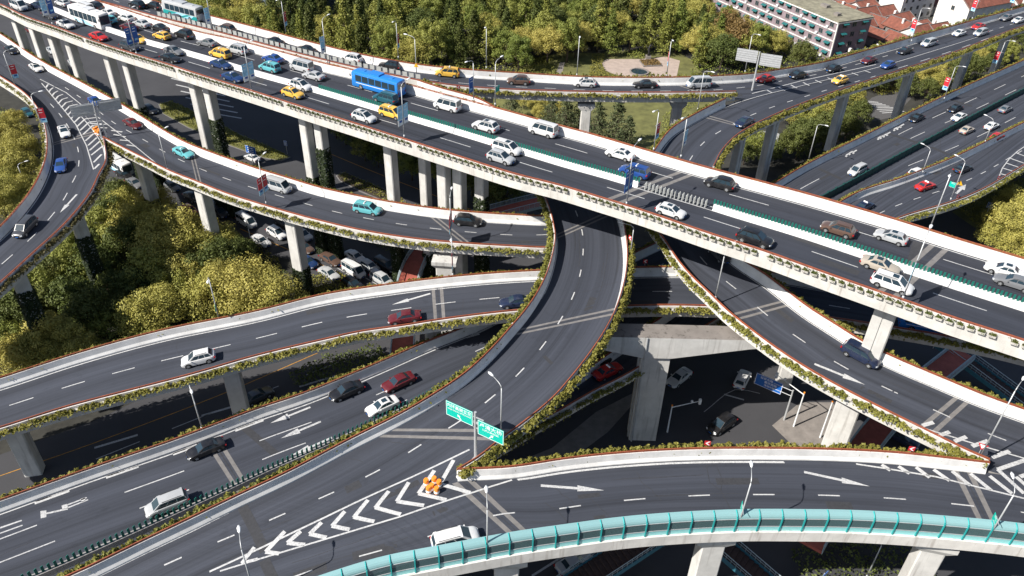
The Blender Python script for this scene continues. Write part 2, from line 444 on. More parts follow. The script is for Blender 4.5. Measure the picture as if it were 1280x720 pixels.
    def arrow(s, tail, tip, w=0.17, head=0.42, hw=0.42, dz=0.0):
        a, b = s.at(*tail), s.at(*tip); t = (b - a); L = t.length; t.normalize(); n_ = Vector((-t.y, t.x, 0)); z = Vector((0, 0, s.zoff + 0.005 + dz))
        m = a + t * L * (1 - head)
        for k in range(5):
            c, d = a.lerp(m, k / 5), a.lerp(m, (k + 1) / 5)
            s.marks.quad(s.surf(c - n_ * w) + z, s.surf(d - n_ * w) + z, s.surf(d + n_ * w) + z, s.surf(c + n_ * w) + z, 0)
        for k in range(3):
            c, d = m.lerp(b, k / 3), m.lerp(b, (k + 1) / 3); h0, h1 = hw * (1 - k / 3), hw * (1 - (k + 1) / 3) + .005
            s.marks.quad(s.surf(c - n_ * h0) + z, s.surf(d - n_ * h1) + z, s.surf(d + n_ * h1) + z, s.surf(c + n_ * h0) + z, 0)
    def joint(s, px, py, w=1.0, dz=-0.003):
        """expansion joint: two pale concrete bands with a dark gap"""
        i, u, z = s.local(s.at(px, py)); d = s.S[i]
        for off, ww, mi in ((-w * 0.55, w * 0.45, 2), (w * 0.55, w * 0.45, 2), (0, 0.10, 3)):
            for k in range(14):
                u0, u1 = 0.03 + 0.94 * k / 14, 0.03 + 0.94 * (k + 1) / 14
                q = []
                for uu in (u0, u1):
                    for dd in (d + off - ww / 2, d + off + ww / 2):
                        ii = min(max(bisect_right(s.S, dd) - 1, 0), s.n - 1); t = (dd - s.S[ii]) / max(1e-6, s.S[ii + 1] - s.S[ii])
                        p = s.L[ii].lerp(s.R[ii], uu).lerp(s.L[ii + 1].lerp(s.R[ii + 1], uu), t); q.append(s.surf(p) + Vector((0, 0, s.zoff + dz + (0.001 if mi == 3 else 0))))
                s.marks.quad(q[0], q[1], q[3], q[2], mi)
    def wear(s, n, seed):
        rg = random.Random(seed); L = s.S[-1]
        for _ in range(n):          # tar seams and cracks wander along and across the lanes
            d = rg.uniform(0, L); u = rg.uniform(.08, .92); along = rg.random() < .6; k = rg.randint(4, 12); w = rg.uniform(.03, .07); pts = []
            for j in range(k):
                i = min(max(bisect_right(s.S, d) - 1, 0), s.n - 1); t = (d - s.S[i]) / max(1e-6, s.S[i + 1] - s.S[i])
                pts.append(s.L[i].lerp(s.R[i], u).lerp(s.L[i + 1].lerp(s.R[i + 1], u), min(1, t)))
                if along: d = min(max(d + rg.uniform(.6, 1.6), 0), L); u = min(max(u + rg.uniform(-.012, .012), .05), .95)
                else: u = min(max(u + .05, .05), .95); d = min(max(d + rg.uniform(-.3, .3), 0), L)
            z = Vector((0, 0, s.zoff - .006))
            for a, b in zip(pts[:-1], pts[1:]):
                if (b - a).length < .05: continue
                t = (b - a).normalized(); m = Vector((-t.y, t.x, 0)) * w / 2; s.marks.quad(s.surf(a - m) + z, s.surf(b - m) + z, s.surf(b + m) + z, s.surf(a + m) + z, 3)
        for _ in range(n // 3):     # rectangular repair patches
            d = rg.uniform(4, max(5, L - 8)); u = rg.uniform(.12, .85); s.strip(u, d, d + rg.uniform(1.2, 5), rg.uniform(.5, 1.3), 3, -.009)
    def finish(s):
        if s.marks.f:
            s.marks.build('lane_marking', [M['paint'], M['paint_y'], M['joint'], M['patch']], s.root)

def sweep(mb, path, prof, side, mi=0, closed=True):
    """extrude profile (outward offset, height) along a path; side=+1 outside is to the left"""
    k = len(prof); b = len(mb.v)
    for i in range(len(path)):
        n_, t_ = normal(path, i); n_ = n_ * side
        for o, z in prof: mb.v.append(tuple(path[i] + n_ * o + Vector((0, 0, z))))
    for i in range(len(path) - 1):
        for j in range(k if closed else k - 1):
            j2 = (j + 1) % k
            f = (b + i * k + j, b + (i + 1) * k + j, b + (i + 1) * k + j2, b + i * k + j2)
            mb.f.append(f if side > 0 else f[::-1]); mb.m.append(mi)
    if closed:
        for e in (0, len(path) - 1):
            f = tuple(b + e * k + j for j in range(k)); mb.f.append(f); mb.m.append(mi)

def hedge_mesh(path, side, off=0.62, w=0.75, z0=0.95, h=0.75, dens=46, gappy=0.25, size=0.21):
    mb = MB(); L = path_len(path); S = [0.0]
    for i in range(len(path) - 1): S.append(S[-1] + (path[i + 1] - path[i]).length)
    ph = random.random() * 100
    for _ in range(int(L * dens * 1.5)):
        d = random.random() * L
        v = 0.5 + 0.28 * math.sin(d * 1.9 + ph) + 0.22 * math.sin(d * 0.63 + ph * 2) + 0.2 * math.sin(d * 4.1 + ph)
        if v < gappy and random.random() < 0.75: continue
        i = min(max(bisect_right(S, d) - 1, 0), len(path) - 2); n_, t_ = normal(path, i)
        p = path[i].lerp(path[i + 1], (d - S[i]) / max(1e-6, S[i + 1] - S[i]))
        hh = h * (0.3 + 0.95 * max(0, v) + 0.25 * math.sin(d * 7.3 + ph)); o = random.gauss(0, 0.33) * w
        zz = z0 + random.random() ** 0.7 * hh * max(0.15, 1 - (o / w) ** 2) - (0.35 if random.random() < 0.16 else 0) * random.random()
        mb.leaf(p + n_ * side * (off + o) + Vector((0, 0, zz)), size * random.uniform(0.6, 1.25), 0, (n_.x * side * o * 1.5, n_.y * side * o * 1.5, .7), .8)
    return mb

def barrier(pts, side, label, hedge=None, fascia=-1.0, posts=True, top=1.5, mat='white', thing='roadside_barrier', cat='barrier', hl=None, raw=None, dens=46, gappy=0.25, trough=True, rail=True, hh=0.55, leafmat='leaf_h'):
    path = raw if raw else resample(W(pts), 1.2)
    mb = MB()
    sweep(mb, path, [(0.16, fascia), (0.16, top), (-0.10, top), (-0.15, 0.55), (-0.32, 0.16), (-0.32, -0.05), (-0.10, -0.06), (-0.1, fascia)], side, 0)
    me = mb.mesh(thing, [M['white'], M['fascia']])
    for p in me.polygons:          # the outer face is bare stained concrete
        i = min(range(len(path)), key=lambda k: (path[k] - p.center).to_2d().length_squared)
        n_, _t2 = normal(path, i)
        if (p.center - path[i]).dot(n_ * side) > 0.1 and abs(p.normal.z) < .5: p.material_index = 1
    bm = bmesh.new(); bm.from_mesh(me); bmesh.ops.recalc_face_normals(bm, faces=bm.faces); bm.to_mesh(me); bm.free()
    root = link(thing, me); tag(root, label, cat)
    if rail:
        rb = MB()
        sweep(rb, path, [(0.07, 1.70), (0.07, 1.80), (-0.04, 1.80), (-0.04, 1.70)], side, 0)
        sweep(rb, path, [(0.05, 1.54), (0.05, 1.60), (-0.03, 1.60), (-0.03, 1.54)], side, 0)
        ev = even(path, max(1, int(path_len(path) / 1.6)))
        for i, p in enumerate(ev):
            n_, t_ = normal(ev, i); rb.box(p + Vector((0, 0, 1.59)), (0.08, 0.08, 0.24), 0, math.atan2(t_.y, t_.x))
        rb.build('handrail', M['rail'], root)
    if hedge:
        if trough:
            tb = MB(); ev = even(path, max(1, int(path_len(path) / 1.25)))
            for i in range(len(ev) - 1):
                a, b = ev[i], ev[i + 1]; n_, t_ = normal(ev, i); c = (a + b) / 2 + n_ * side * 0.42 + Vector((0, 0, 0.95))
                tb.box(c, ((b - a).length * 0.82, 0.36, 0.30), 0, math.atan2((b - a).y, (b - a).x))
            t = tb.build('planter_trough', M['trough'], root)
        hm = hedge_mesh(path, side, dens=dens, gappy=gappy, h=hh)
        h = hm.build('hedge', M[leafmat]); tag(h, hedge, 'hedge')
    return path
M['patch_grey'] = plain('grey_crossing', (0.075, 0.073, 0.075), 0.9, vary=.25)

# ------------------------------------------------------------------ ground
g = MB(); G = 6
for i in range(G):
    for j in range(G):
        x0, y0 = -450 + 900 * i / G, -60 + 800 * j / G
        g.quad((x0, y0, 0), (x0 + 900 / G, y0, 0), (x0 + 900 / G, y0 + 800 / G, 0), (x0, y0 + 800 / G, 0))
tag(g.build('ground', M['ground']), 'dark earth ground under the whole interchange', 'ground', kind='structure')

def sheet(name, pts, z, mat, label, cat='road'):
    mb = MB(); mb.poly([P(x, y, 0) + Vector((0, 0, z)) for x, y in pts])
    me = mb.mesh(name, M[mat])
    bm = bmesh.new(); bm.from_mesh(me); bmesh.ops.recalc_face_normals(bm, faces=bm.faces)
    for f in bm.faces:
        if f.normal.z < 0: f.normal_flip()
    bm.to_mesh(me); bm.free()
    return tag(link(name, me), label, cat, kind='structure')
def curb_island(name, pts, mat, label, cat='traffic island', h=0.14):
    """a kerbed raised patch"""
    v = [P(x, y, 0) for x, y in pts]; mb = MB(); n = len(v)
    a = sum((v[i].x * v[(i + 1) % n].y - v[(i + 1) % n].x * v[i].y) for i in range(n))
    if a < 0: v = v[::-1]
    top = [p + Vector((0, 0, h)) for p in v]
    c = sum(v, Vector()) / n; inn = [p + (c - p).normalized() * 0.35 + Vector((0, 0, 0.012)) for p in top]
    mb.poly(inn, 1)
    for i in range(n):
        j = (i + 1) % n
        mb.quad(v[i], v[j], top[j], top[i], 0); mb.quad(top[i], top[j], inn[j], inn[i], 0)
    return tag(mb.build(name, [M['joint'], M[mat]]), label, cat, kind='structure')

sheet('street', [(-160, -60), (120, 10), (300, 80), (430, 140), (580, 215), (700, 280), (840, 330), (1000, 330), (1130, 240), (1300, 130), (1500, 20), (1560, 60), (1400, 300), (1330, 520), (1500, 800), (500, 860), (180, 860), (-250, 900), (-300, 600), (-60, 585), (120, 520), (300, 440), (420, 395), (380, 330), (330, 315), (240, 285), (170, 250), (120, 215), (60, 130), (-160, 80)], 0.006, 'street', 'dark asphalt streets and junction below the flyovers')
st_marks = MB()
def gdash(a, b, c, n, w=0.15, mi=0):
    A, B, C_ = P(*a), P(*b), P(*c); t = (C_ - A).normalized(); L = (B - A).length; pit = (C_ - A).length
    nn = Vector((-t.y, t.x, 0)) * w / 2; z = Vector((0, 0, 0.03))
    for k in range(n):
        s = A + t * pit * k; e = s + t * L; st_marks.quad(s - nn + z, e - nn + z, e + nn + z, s + nn + z, mi)
def gline(pts, w=0.15, mi=0):
    v = resample([P(x, y) for x, y in pts], 2.0)
    for i in range(len(v) - 1):
        n0, _a = normal(v, i); n1, _a = normal(v, i + 1); z = Vector((0, 0, 0.03))
        st_marks.quad(v[i] - n0 * w / 2 + z, v[i + 1] - n1 * w / 2 + z, v[i + 1] + n1 * w / 2 + z, v[i] + n0 * w / 2 + z, mi)
gline([(0, 595), (120, 553), (277, 493), (400, 440)], 0.13, 1)
gline([(400, 187), (470, 216), (550, 247), (640, 282)], 0.2, 1)
gdash((120, 574), (175, 553), (215, 536), 4); gdash((118, 560), (172, 543), (252, 520), 3, 0.4)
gdash((205, 205), (222, 215), (250, 232), 6, 0.16, 0); gdash((300, 225), (312, 233), (332, 244), 4)
gdash((352, 287), (364, 294), (385, 306), 8); gline([(300, 286), (400, 330), (470, 366)], 0.18, 1)
for k in range(9): gline([(262 + 5 * k, 92 + 7 * k), (196 + 6 * k, 74 + 8 * k)], 0.5, 0)
for k in range(8): gline([(1080 + 3.2 * k, 126 + 2.2 * k), (1098 + 4.6 * k, 128 + 1.6 * k)], 0.4)
gline([(640, 705), (720, 650), (800, 600)], 0.16); gline([(665, 720), (760, 660)], 0.3); gline([(700, 735), (790, 668)], 0.15, 1)
gline([(905, 493), (930, 500)], 0.3); gline([(880, 515), (920, 487), (950, 492)], 0.12)
gline([(1052, 366), (1075, 398)], 0.4)
st_marks.build('lane_marking', [M['paint'], M['paint_y']], bpy.data.objects['street'])

curb_island('traffic_island', [(198, 131), (212, 126), (262, 148), (300, 168), (352, 190), (364, 197), (352, 202), (330, 198), (280, 180), (235, 160), (203, 142)], 'grass', 'long kerbed island of yellow green hedge under the main viaduct')
curb_island('traffic_island', [(420, 220), (430, 215), (470, 232), (500, 245), (508, 252), (488, 255), (450, 240), (424, 226)], 'soil', 'narrow planted island behind the curved ramp')
sheet('pavement', [(965, 532), (1000, 503), (1040, 503), (1066, 530), (1060, 560), (1000, 566)], 0.016, 'paving', 'pale paved refuge under the curving right ramp', 'pavement')
sheet('pavement', [(640, 580), (690, 560), (745, 515), (790, 492), (796, 500), (760, 540), (700, 585)], 0.016, 'paving', 'narrow pavement strip beside the concrete portal pier', 'pavement')
sheet('pavement', [(1072, 138), (1090, 122), (1118, 112), (1140, 122), (1118, 146), (1090, 152)], 0.016, 'patch_grey', 'grey pavement and crossing beneath the upper right flyover', 'pavement')
sheet('grass', [(-200, -40), (-20, 60), (30, 150), (50, 240), (100, 230), (150, 245), (230, 290), (320, 320), (390, 345), (440, 365), (420, 400), (300, 440), (120, 525), (-60, 590), (-300, 600)], 0.012, 'ground', 'shaded earth bank below the left trees', 'grass')
sheet('lawn', [(560, 92), (700, 100), (840, 112), (905, 120), (830, 190), (800, 200), (700, 168), (620, 135)], 0.02, 'grass', 'sunlit lawn below the upper ramp', 'lawn')
sheet('lawn', [(648, 88), (672, 72), (700, 66), (752, 66), (800, 62), (850, 66), (872, 80), (880, 96), (740, 101), (660, 99)], 0.024, 'grass', 'park grass between the trees', 'lawn')
sheet('plaza', [(752, 78), (758, 74), (800, 74), (832, 71), (850, 76), (846, 95), (820, 99), (775, 96), (756, 88)], 0.05, 'plaza', 'pinkish paved park plaza among the trees', 'plaza')
sheet('path', [(694, 95), (700, 78), (706, 78), (702, 95)], 0.05, 'paving', 'pale footpath through the park lawn', 'path')
sheet('verge', [(1190, 265), (1230, 240), (1300, 215), (1400, 200), (1400, 420), (1290, 330), (1240, 300)], 0.03, 'grass', 'grass verge below the small right hand ramp', 'verge')

# ------------------------------------------------------------------ elevated roads
zM = 27.0
mL = [(60, -17), (119, 0), (200, 26), (250, 40), (287, 48), (360, 67), (397, 77), (440, 87), (520, 108), (554, 117.5), (587, 126), (640, 140), (696, 155.6), (740, 167.5), (800, 185), (880, 208), (960, 229), (1020, 245), (1113, 272), (1193, 297), (1280, 323), (1400, 360), (1520, 398)]
mR = [(-60, -16), (0, 5), (31, 20), (70, 33.6), (109, 48), (156, 63.5), (200, 77), (237, 89), (275, 101), (320, 115), (383, 135), (447, 155), (510, 175), (573, 195), (640, 216), (699, 231), (746, 245), (807, 264), (883, 290), (960, 315), (1027, 339), (1127, 374), (1193, 397), (1280, 425), (1400, 466), (1500, 500)]
mL = [(x, y, zM) for x, y in mL]; mR = [(x, y, zM) for x, y in mR]
main = Road(mL, mR).deck('wide straight main viaduct carrying two carriageways of dense traffic', 1.7, 'asphalt_main', edge=(.1, .1))
def dash3(r, a, b, c, s0=0, s1=1, w=0.16, mi=0):
    q = [r.S[r.local(r.at(*t))[0]] for t in (a, b, c)]
    # finer lengths from the points themselves
    A, B, C_ = r.at(*a), r.at(*b), r.at(*c); d, pit = (B - A).length, (C_ - A).length
    sgn = q[2] - q[0]
    if sgn < 0: a = b
    r.dashes(a[0], a[1], d, pit - d, s0, s1, w, mi)
main.dashes(694.4, 180, 6, 9); main.dashes(550, 172, 6, 9)
main.solid(0.72, 0); main.solid(0.72, 1)
for uu in (0.472, 0.528): main.strip(uu, 0, main.S[-1], 0.18)
main.joint(796, 240, 1.6); main.joint(1142, 340, 1.6); 
for a, b, w in (((1149, 303), (1141, 329), 1.5), ((1136, 350), (1131, 364), 1.3), ((601, 157), (581, 171), .8), ((330, 95), (322, 108), 1.0)): main.pline([a, b], w, 3, -.008)
main.wear(46, 50); main.finish()

tuL = [(40, -46, 26), (120, -22, 26), (200, 3, 26), (257, 18, 25.6), (320, 34, 25), (387, 52, 24.4), (453, 68, 23.8), (520, 80, 23.2), (587, 87, 22.5), (640, 90.5, 22), (740, 96, 22), (840, 96.5, 22), (890, 95, 21.6), (940, 92, 20.8), (967, 88, 20.2), (1027, 78, 19), (1093, 60, 17.8), (1193, 32, 16.6), (1280, 8, 16), (1400, -25, 15.5)]
tuR = [(60, -14, 26), (140, 5, 26), (200, 21.5, 26), (287, 43.5, 25.3), (360, 63, 24.7), (440, 83, 23.9), (523, 100, 23.2), (573, 107, 22.6), (640, 111.5, 22), (773, 115, 22), (873, 115, 21.7), (920, 114, 21), (940, 121, 20.6, 0), (1000, 106, 19.4, 0), (1095, 83, 17.7, 0), (1190, 55, 16.6, 0), (1280, 27, 16, 0), (1400, -9, 15.5, 0)]
upper = Road(tuL, tuR).deck('upper slip road curving past the park towards the houses', 1.3, edge=(.1, .0))
dash3(upper, (717.3, 111.6), (731.4, 111.6), (753.3, 113.4), 0.0, 0.72)
dash3(upper, (1131.5, 71), (1137.5, 68.5), (1146, 65.5), 0.78, 1)
upper.solid(0.6, 0); upper.solid(0.6, 1, 0, 0.68)
upper.joint(848, 106, 1.2); upper.joint(425, 66, 1.2)

lbL = [(1400, -2, 15.5), (1280, 32, 16), (1193, 65, 16.6), (1093, 98, 17.7), (1027, 120, 18.7), (960, 147, 19.5), (923, 167, 19.8), (902, 188, 19.8), (892, 207, 19.7), (882, 232, 19.4), (880, 256, 19.1), (888, 282, 18.8), (908, 308, 18.5), (925, 322, 18.3), (960, 345, 18), (1010, 383, 17.4), (1043, 404, 17), (1085, 430, 16.6), (1120, 447, 16.2), (1172, 469, 15.6), (1230, 493, 15.1), (1280, 511, 14.8), (1400, 552, 14.5), (1480, 580, 14.5)]
lbR = [(1400, -9, 15.488, 0), (1280, 27, 15.988, 0), (1190, 55, 16.588, 0), (1095, 83, 17.688, 0), (1000, 106, 19.388, 0), (940, 121, 20.588, 0), (907, 123, 20.7), (873, 140, 20.6), (840, 160, 20.4), (822, 182, 20.1), (809, 205, 19.8), (803, 228, 19.5), (805, 252, 19.1), (814, 277, 18.8), (830, 298, 18.4), (847, 324, 18), (866, 346, 17.7), (885, 364, 17.4), (910, 388, 17), (960, 427, 16.4), (1000, 454, 15.9), (1043, 479, 15.5), (1093, 505, 15.1), (1160, 538, 14.7), (1207, 561, 14.5), (1237, 574, 14.5), (1290, 602, 14.5, 0), (1400, 652, 14.5, 0), (1460, 680, 14.5, 0)]
loop = Road(lbL, lbR).deck('right hand ramp looping under the main viaduct', 1.35, edge=(.1, .1))
dash3(loop, (990, 416.7), (1006, 427.5), (1042.5, 450), 0.42, 1)
dash3(loop, (860, 191), (872, 180), (887, 166), 0.2, 0.42)
loop.solid(0.6, 0); loop.solid(0.6, 1, 0.26, 0.86)
loop.arrow((1018, 455), (1081, 481)); loop.joint(1179, 513, 1.2); loop.joint(950, 391, 0.9); loop.joint(903, 152, 0.9)

aL = [(-40, 783, 10.3), (40, 743, 10.8), (80, 722, 11), (107, 710, 11.2), (171, 679, 11.7), (230, 651, 12.2), (294, 620, 12.8), (360, 589, 13.4), (436, 549, 14.2), (494, 520, 15), (533, 498, 15.6), (580, 467, 16.4), (613, 437, 17), (640, 407, 17.5), (657, 387, 17.8), (673, 363, 18), (684, 340, 18.2), (691, 316, 18.3), (694, 295, 18.3), (692, 280, 18.3), (686, 257, 18.4), (676, 234, 18.6), (655, 200, 19.4), (625, 165, 21), (580, 141, 22.4), (522, 124, 23.4)]
aR = [(90, 800, 10.3, 0), (150, 765, 10.8, 0), (250, 722, 11.4, 0), (332, 690, 12.1, 0), (428, 658, 13.1, 0), (509, 627, 14, 0), (572, 599, 14.5, 0), (600, 569, 14.9), (627, 547, 15.4), (652, 529, 15.8), (690, 497.5, 16.5), (712, 473, 17), (737, 441, 17.5), (755, 414, 17.8), (769, 387, 18), (779, 356, 18.2), (783, 334, 18.3), (784, 314, 18.3), (782, 292, 18.3), (777, 268, 18.4), (765, 240, 18.6), (745, 212, 19), (712, 184, 19.8), (675, 161, 20.6), (640, 146, 21.6), (600, 124, 22.9), (575, 116, 23.2), (556, 111, 23.4), (537, 105, 23.5), (522, 100, 23.5)]
curve = Road(aL, aR).deck('central ramp sweeping in a long curve below the main viaduct', 1.35, edge=(.1, .1))
dash3(curve, (645, 473), (657, 462.7), (677, 440))
curve.solid(0.6, 0); curve.solid(0.45, 1, 0.42, 1)
curve.joint(592, 540, 1.5); curve.joint(725, 400, 1.0); curve.joint(725, 285, 0.9)
_ch = [((332, 690), (356, 664), (349, 692)), ((359, 679), (376, 664), (381, 681)), ((387, 668), (402, 653), (408, 672)), ((415, 658), (431, 639), (437, 662)), ((442, 647), (460, 625), (468, 652)), ((469, 635), (486, 614), (501, 643)), ((496, 627), (511, 603), (530, 632)), ((523, 617), (543, 588), (558, 625)), ((550, 605), (567, 575), (588, 616))]


sL = [(90, 800, 10.288, 0), (150, 765, 10.788, 0), (250, 722, 11.388, 0), (332, 690, 12.088, 0), (428, 658, 13.088, 0), (509, 627, 13.988, 0), (572, 599, 14.488, 0), (640, 583, 14.488), (707, 573, 14.488), (773, 566, 14.488), (857, 561, 14.488), (960, 560, 14.488), (1060, 562, 14.488), (1127, 566, 14.488), (1193, 573, 14.488), (1237, 578, 14.488), (1290, 602, 14.488, 0), (1400, 652, 14.488, 0), (1460, 680, 14.488, 0)]
sR = [(250, 812, 10.8, .9), (330, 775, 12, .9), (400, 748, 12.8, .9), (480, 723, 13.6, .9), (550, 709, 14.2, .9), (640, 692, 14.488, .9), (707, 682, 14.488, .9), (773, 673, 14.488, .9), (840, 667, 14.488, .9), (927, 663, 14.488, .9), (1000, 663, 14.488, .9), (1060, 664, 14.488, .9), (1160, 670, 14.488, .9), (1280, 682, 14.488, .9), (1400, 700, 14.488, .9), (1480, 714, 14.488, .9)]
south = Road(sL, sR).deck('foreground ramp edged by a turquoise noise barrier', 1.35, edge=(0, .1))
curve.alt = [south.bvh]; south.alt = [curve.bvh, loop.bvh]; loop.alt = [south.bvh]
dash3(south, (698, 636.7), (725, 633), (779, 627))
curve.pline([(262, 715), (320, 688), (400, 650), (500, 603), (587, 562)], 0.2); curve.pline([(302, 704), (318, 684)], .4); south.pline([(302, 704), (322, 699)], .4)
for ap, up, lo in _ch: curve.pline([ap, up], 0.46); south.pline([ap, lo], 0.46)
south.pline([(275, 714), (320, 700), (400, 676), (500, 646), (593, 615), (640, 600)], 0.2)
south.pline([(1070, 580), (1103, 585), (1170, 596), (1280, 623)], 0.22)
south.solid(.66, 0, .40, .66, .3); south.arrow((676, 607), (755, 613)); south.arrow((1005, 590), (1087, 608)); south.joint(622, 640, 1.4); south.joint(1215, 615, 1.3)
for a, b in (((1102, 581), (1113, 588)), ((1123, 583), (1137, 592)), ((1145, 584), (1162, 597)), ((1167, 587), (1187, 601)), ((1190, 589), (1213, 607)), ((1213, 592), (1239, 613)), ((1237, 595), (1265, 617)), ((1247, 587), (1280, 617)), ((1270, 596), (1300, 622))): south.pline([a, b], 0.5)
loop.pline([(1120, 521), (1160, 537), (1193, 547), (1280, 573), (1340, 594)], 0.2)
for a, b in (((1153, 532), (1167, 528)), ((1173, 545), (1187, 540)), ((1193, 552), (1208, 546)), ((1215, 558), (1235, 551)), ((1240, 572), (1262, 564)), ((1247, 587), (1282, 575)), ((1275, 596), (1310, 585))): loop.pline([a, b], 0.5)
curve.pline([(303, 633), (317, 660), (331, 689)], 1.1, 3, -.008); curve.pline([(690, 455), (680, 445)], .5, 3, -.008)
south.pline([(883, 582), (887, 603), (901, 613), (903, 600), (895, 581), (883, 582)], .07, 3); south.pline([(901, 613), (915, 640)], .06, 3); south.pline([(330, 700), (342, 725)], 1.1, 3, -.008)
loop.wear(26, 5); curve.wear(34, 6); south.wear(30, 8); loop.finish(); curve.finish(); south.finish()

cL = [(-90, -6, 15), (-40, 18, 15), (0, 42, 15), (50, 75, 15), (93, 98, 15), (143, 125, 15), (173, 143, 14.9), (207, 164, 14.7), (233, 178, 14.5), (280, 196, 14.2), (317, 209, 14), (355, 220.5, 13.8), (400, 234, 13.6), (450, 245, 13.5), (500, 254, 13.5), (560, 262, 13.5), (640, 268, 13.5), (690, 269, 13.5), (730, 258, 13.5), (757, 235, 13.5), (775, 205, 13.5)]
cR = [(-90, 20, 15, 0), (-30, 48, 15, 0), (0, 66, 15, 0), (50, 100, 15, 0), (80, 122, 15, 0), (110, 150, 15, 0), (132, 181, 15, 0), (160, 187, 14.9), (182, 198, 14.7), (212, 213, 14.5), (245, 226, 14.3), (280, 240, 14.1), (320, 253, 13.9), (387, 272, 13.6), (453, 287.5, 13.5), (520, 298, 13.5), (573, 303, 13.5), (640, 307, 13.5), (690, 308.5, 13.5), (735, 300, 13.5), (770, 276, 13.5), (795, 245, 13.5), (812, 215, 13.5)]
left = Road(cL, cR).deck('left ramp swinging out below the main viaduct', 1.3, edge=(.1, .1))
dash3(left, (416.7, 263.3), (429, 266.7), (455.7, 271.7), 0.33, 1)
c2L = [(-90, 20, 14.99, 0), (-30, 48, 14.99, 0), (0, 66, 14.99, 0), (50, 100, 14.99, 0), (80, 122, 14.99, 0), (110, 150, 14.99, 0), (132, 181, 14.99, 0), (132, 200, 14.9), (123, 218, 14.8), (112, 241, 14.6), (83, 277, 14.2), (40, 317, 13.8), (0, 353, 13.5), (-60, 400, 13), (-120, 445, 12.6)]
c2R = [(-90, 47, 14.99), (-50, 68, 14.99), (0, 95, 14.99), (33, 118, 14.99), (50, 140, 14.99), (58, 167, 14.9), (58, 193, 14.8), (50, 217, 14.7), (37, 240, 14.5), (17, 265, 14.2), (0, 283, 14), (-40, 315, 13.6), (-90, 350, 13.2), (-140, 385, 12.8)]
left2 = Road(c2L, c2R).deck('tight left ramp curving down around the yellow green trees', 1.3, edge=(.1, .1))
left.alt = [left2.bvh]; left2.alt = [left.bvh]
left.solid(0.6, 0); left.solid(0.6, 1, 0.36, 1); left.joint(555, 283, 1.0); left.joint(245, 209, 0.9)
_cv = []
for k in range(13):
    t = .10 + .90 * k / 12; l = (52 + 52 * t, 104 + 64 * t); r = (52 + 82 * t, 100 + 55 * t); ap = (l[0] * .6 + r[0] * .4, l[1] * .6 + r[1] * .4 - (r[0] - l[0]) * .2)
    _cv.append((l, ap, r)); left.pline([ap, r], 0.36)
left.pline([(50, 99), (83, 116), (103, 132), (131, 153), (195, 204)], 0.18)
for a, b in (((112, 154), (128, 155)), ((116, 159), (134, 160)), ((139, 163), (153, 165)), ((142, 168), (157, 171)), ((150, 175), (162, 176)), ((158, 181), (170, 183))): left.pline([a, b], 0.36)
left.wear(22, 26); left.finish()
dash3(left2, (97.2, 184.4), (96.9, 191.5), (94.6, 202.2), 0.45, 1)
left2.solid(0.6, 1); left2.solid(0.6, 0, 0.5, 1); left2.arrow((96, 243), (75, 266)); left2.joint(84, 174, 0.9)
for l, ap, r in _cv: left2.pline([l, ap], 0.36)
left2.pline([(52, 104), (78, 135), (95, 156), (108, 182), (117, 212)], 0.18)
for a, b in (((107, 176), (117, 167)), ((110, 182), (121, 172)), ((112, 188), (129, 173)), ((114, 194), (128, 183)), ((117, 203), (127, 193)), ((118, 211), (124, 205))): left2.pline([a, b], 0.36)
left2.wear(14, 19); left2.finish()

eL = [(-120, 508, 6.2), (-60, 490, 6.5), (0, 472, 6.9), (100, 440, 7.8), (200, 413, 8.8), (320, 388.5, 10), (403, 368, 10.9), (487, 355, 11.8), (560, 346, 12.5), (640, 339.5, 13), (740, 335.5, 13), (842, 333.5, 13), (900, 335, 13), (971, 341, 13), (1040, 352, 13), (1120, 366, 13), (1200, 384, 13), (1280, 404, 13), (1400, 436, 13)]
eR = [(-120, 570, 6.2), (-60, 552, 6.5), (0, 534, 6.9), (83, 508, 7.7), (167, 486, 8.5), (240, 467, 9.3), (320, 444, 10), (400, 425, 10.9), (450, 414, 11.4), (506, 406, 12), (560, 397.5, 12.5), (640, 388, 13), (700, 384, 13), (779, 382, 13), (840, 381, 13), (885, 382, 13), (960, 387, 13), (1041, 397, 13), (1120, 409, 13), (1200, 423, 13), (1280, 441, 13), (1400, 474, 13)]
middle = Road(eL, eR).deck('middle level ramp crossing from the left edge below the central curve', 1.3, edge=(.1, .1))
dash3(middle, (490, 388), (515, 384), (545, 380))
middle.solid(0.6, 0); middle.solid(0.6, 1); middle.arrow((538, 367), (490, 381)); middle.joint(552, 378, 1.1)
middle.wear(24, 30); middle.finish()

nL = [(-120, 668), (0, 625), (107, 587), (213, 551), (267, 531), (320, 511), (380, 491), (435, 469), (487, 447), (533, 427), (587, 406), (640, 383), (700, 358), (760, 331), (830, 299), (900, 266), (963, 232), (1007, 206), (1093, 163), (1180, 120), (1280, 75), (1400, 20), (1480, -15)]
nR = [(60, 830), (150, 790), (283, 728), (420, 660), (560, 594), (640, 547), (676, 525), (700, 512), (740, 489), (776, 471), (804, 455), (870, 414), (940, 371), (1000, 335), (1060, 302), (1120, 273), (1195, 250), (1232, 234), (1280, 206), (1400, 142), (1490, 95)]
nL = [(x, y, 8.0) for x, y in nL]; nR = [(x, y, 8.0) for x, y in nR]
north = Road(nL, nR).deck('wide low highway running diagonally beneath all the ramps', 1.4, edge=(.1, .1))
dash3(north, (155, 616), (222, 589.3), (307, 553.5), 0, 0.45); dash3(north, (-5, 706), (62, 679.5), (162, 639), 0, 0.42)
dash3(north, (39, 631.5), (77, 618.5), (117, 602.6), 0, 0.12, 0.5)
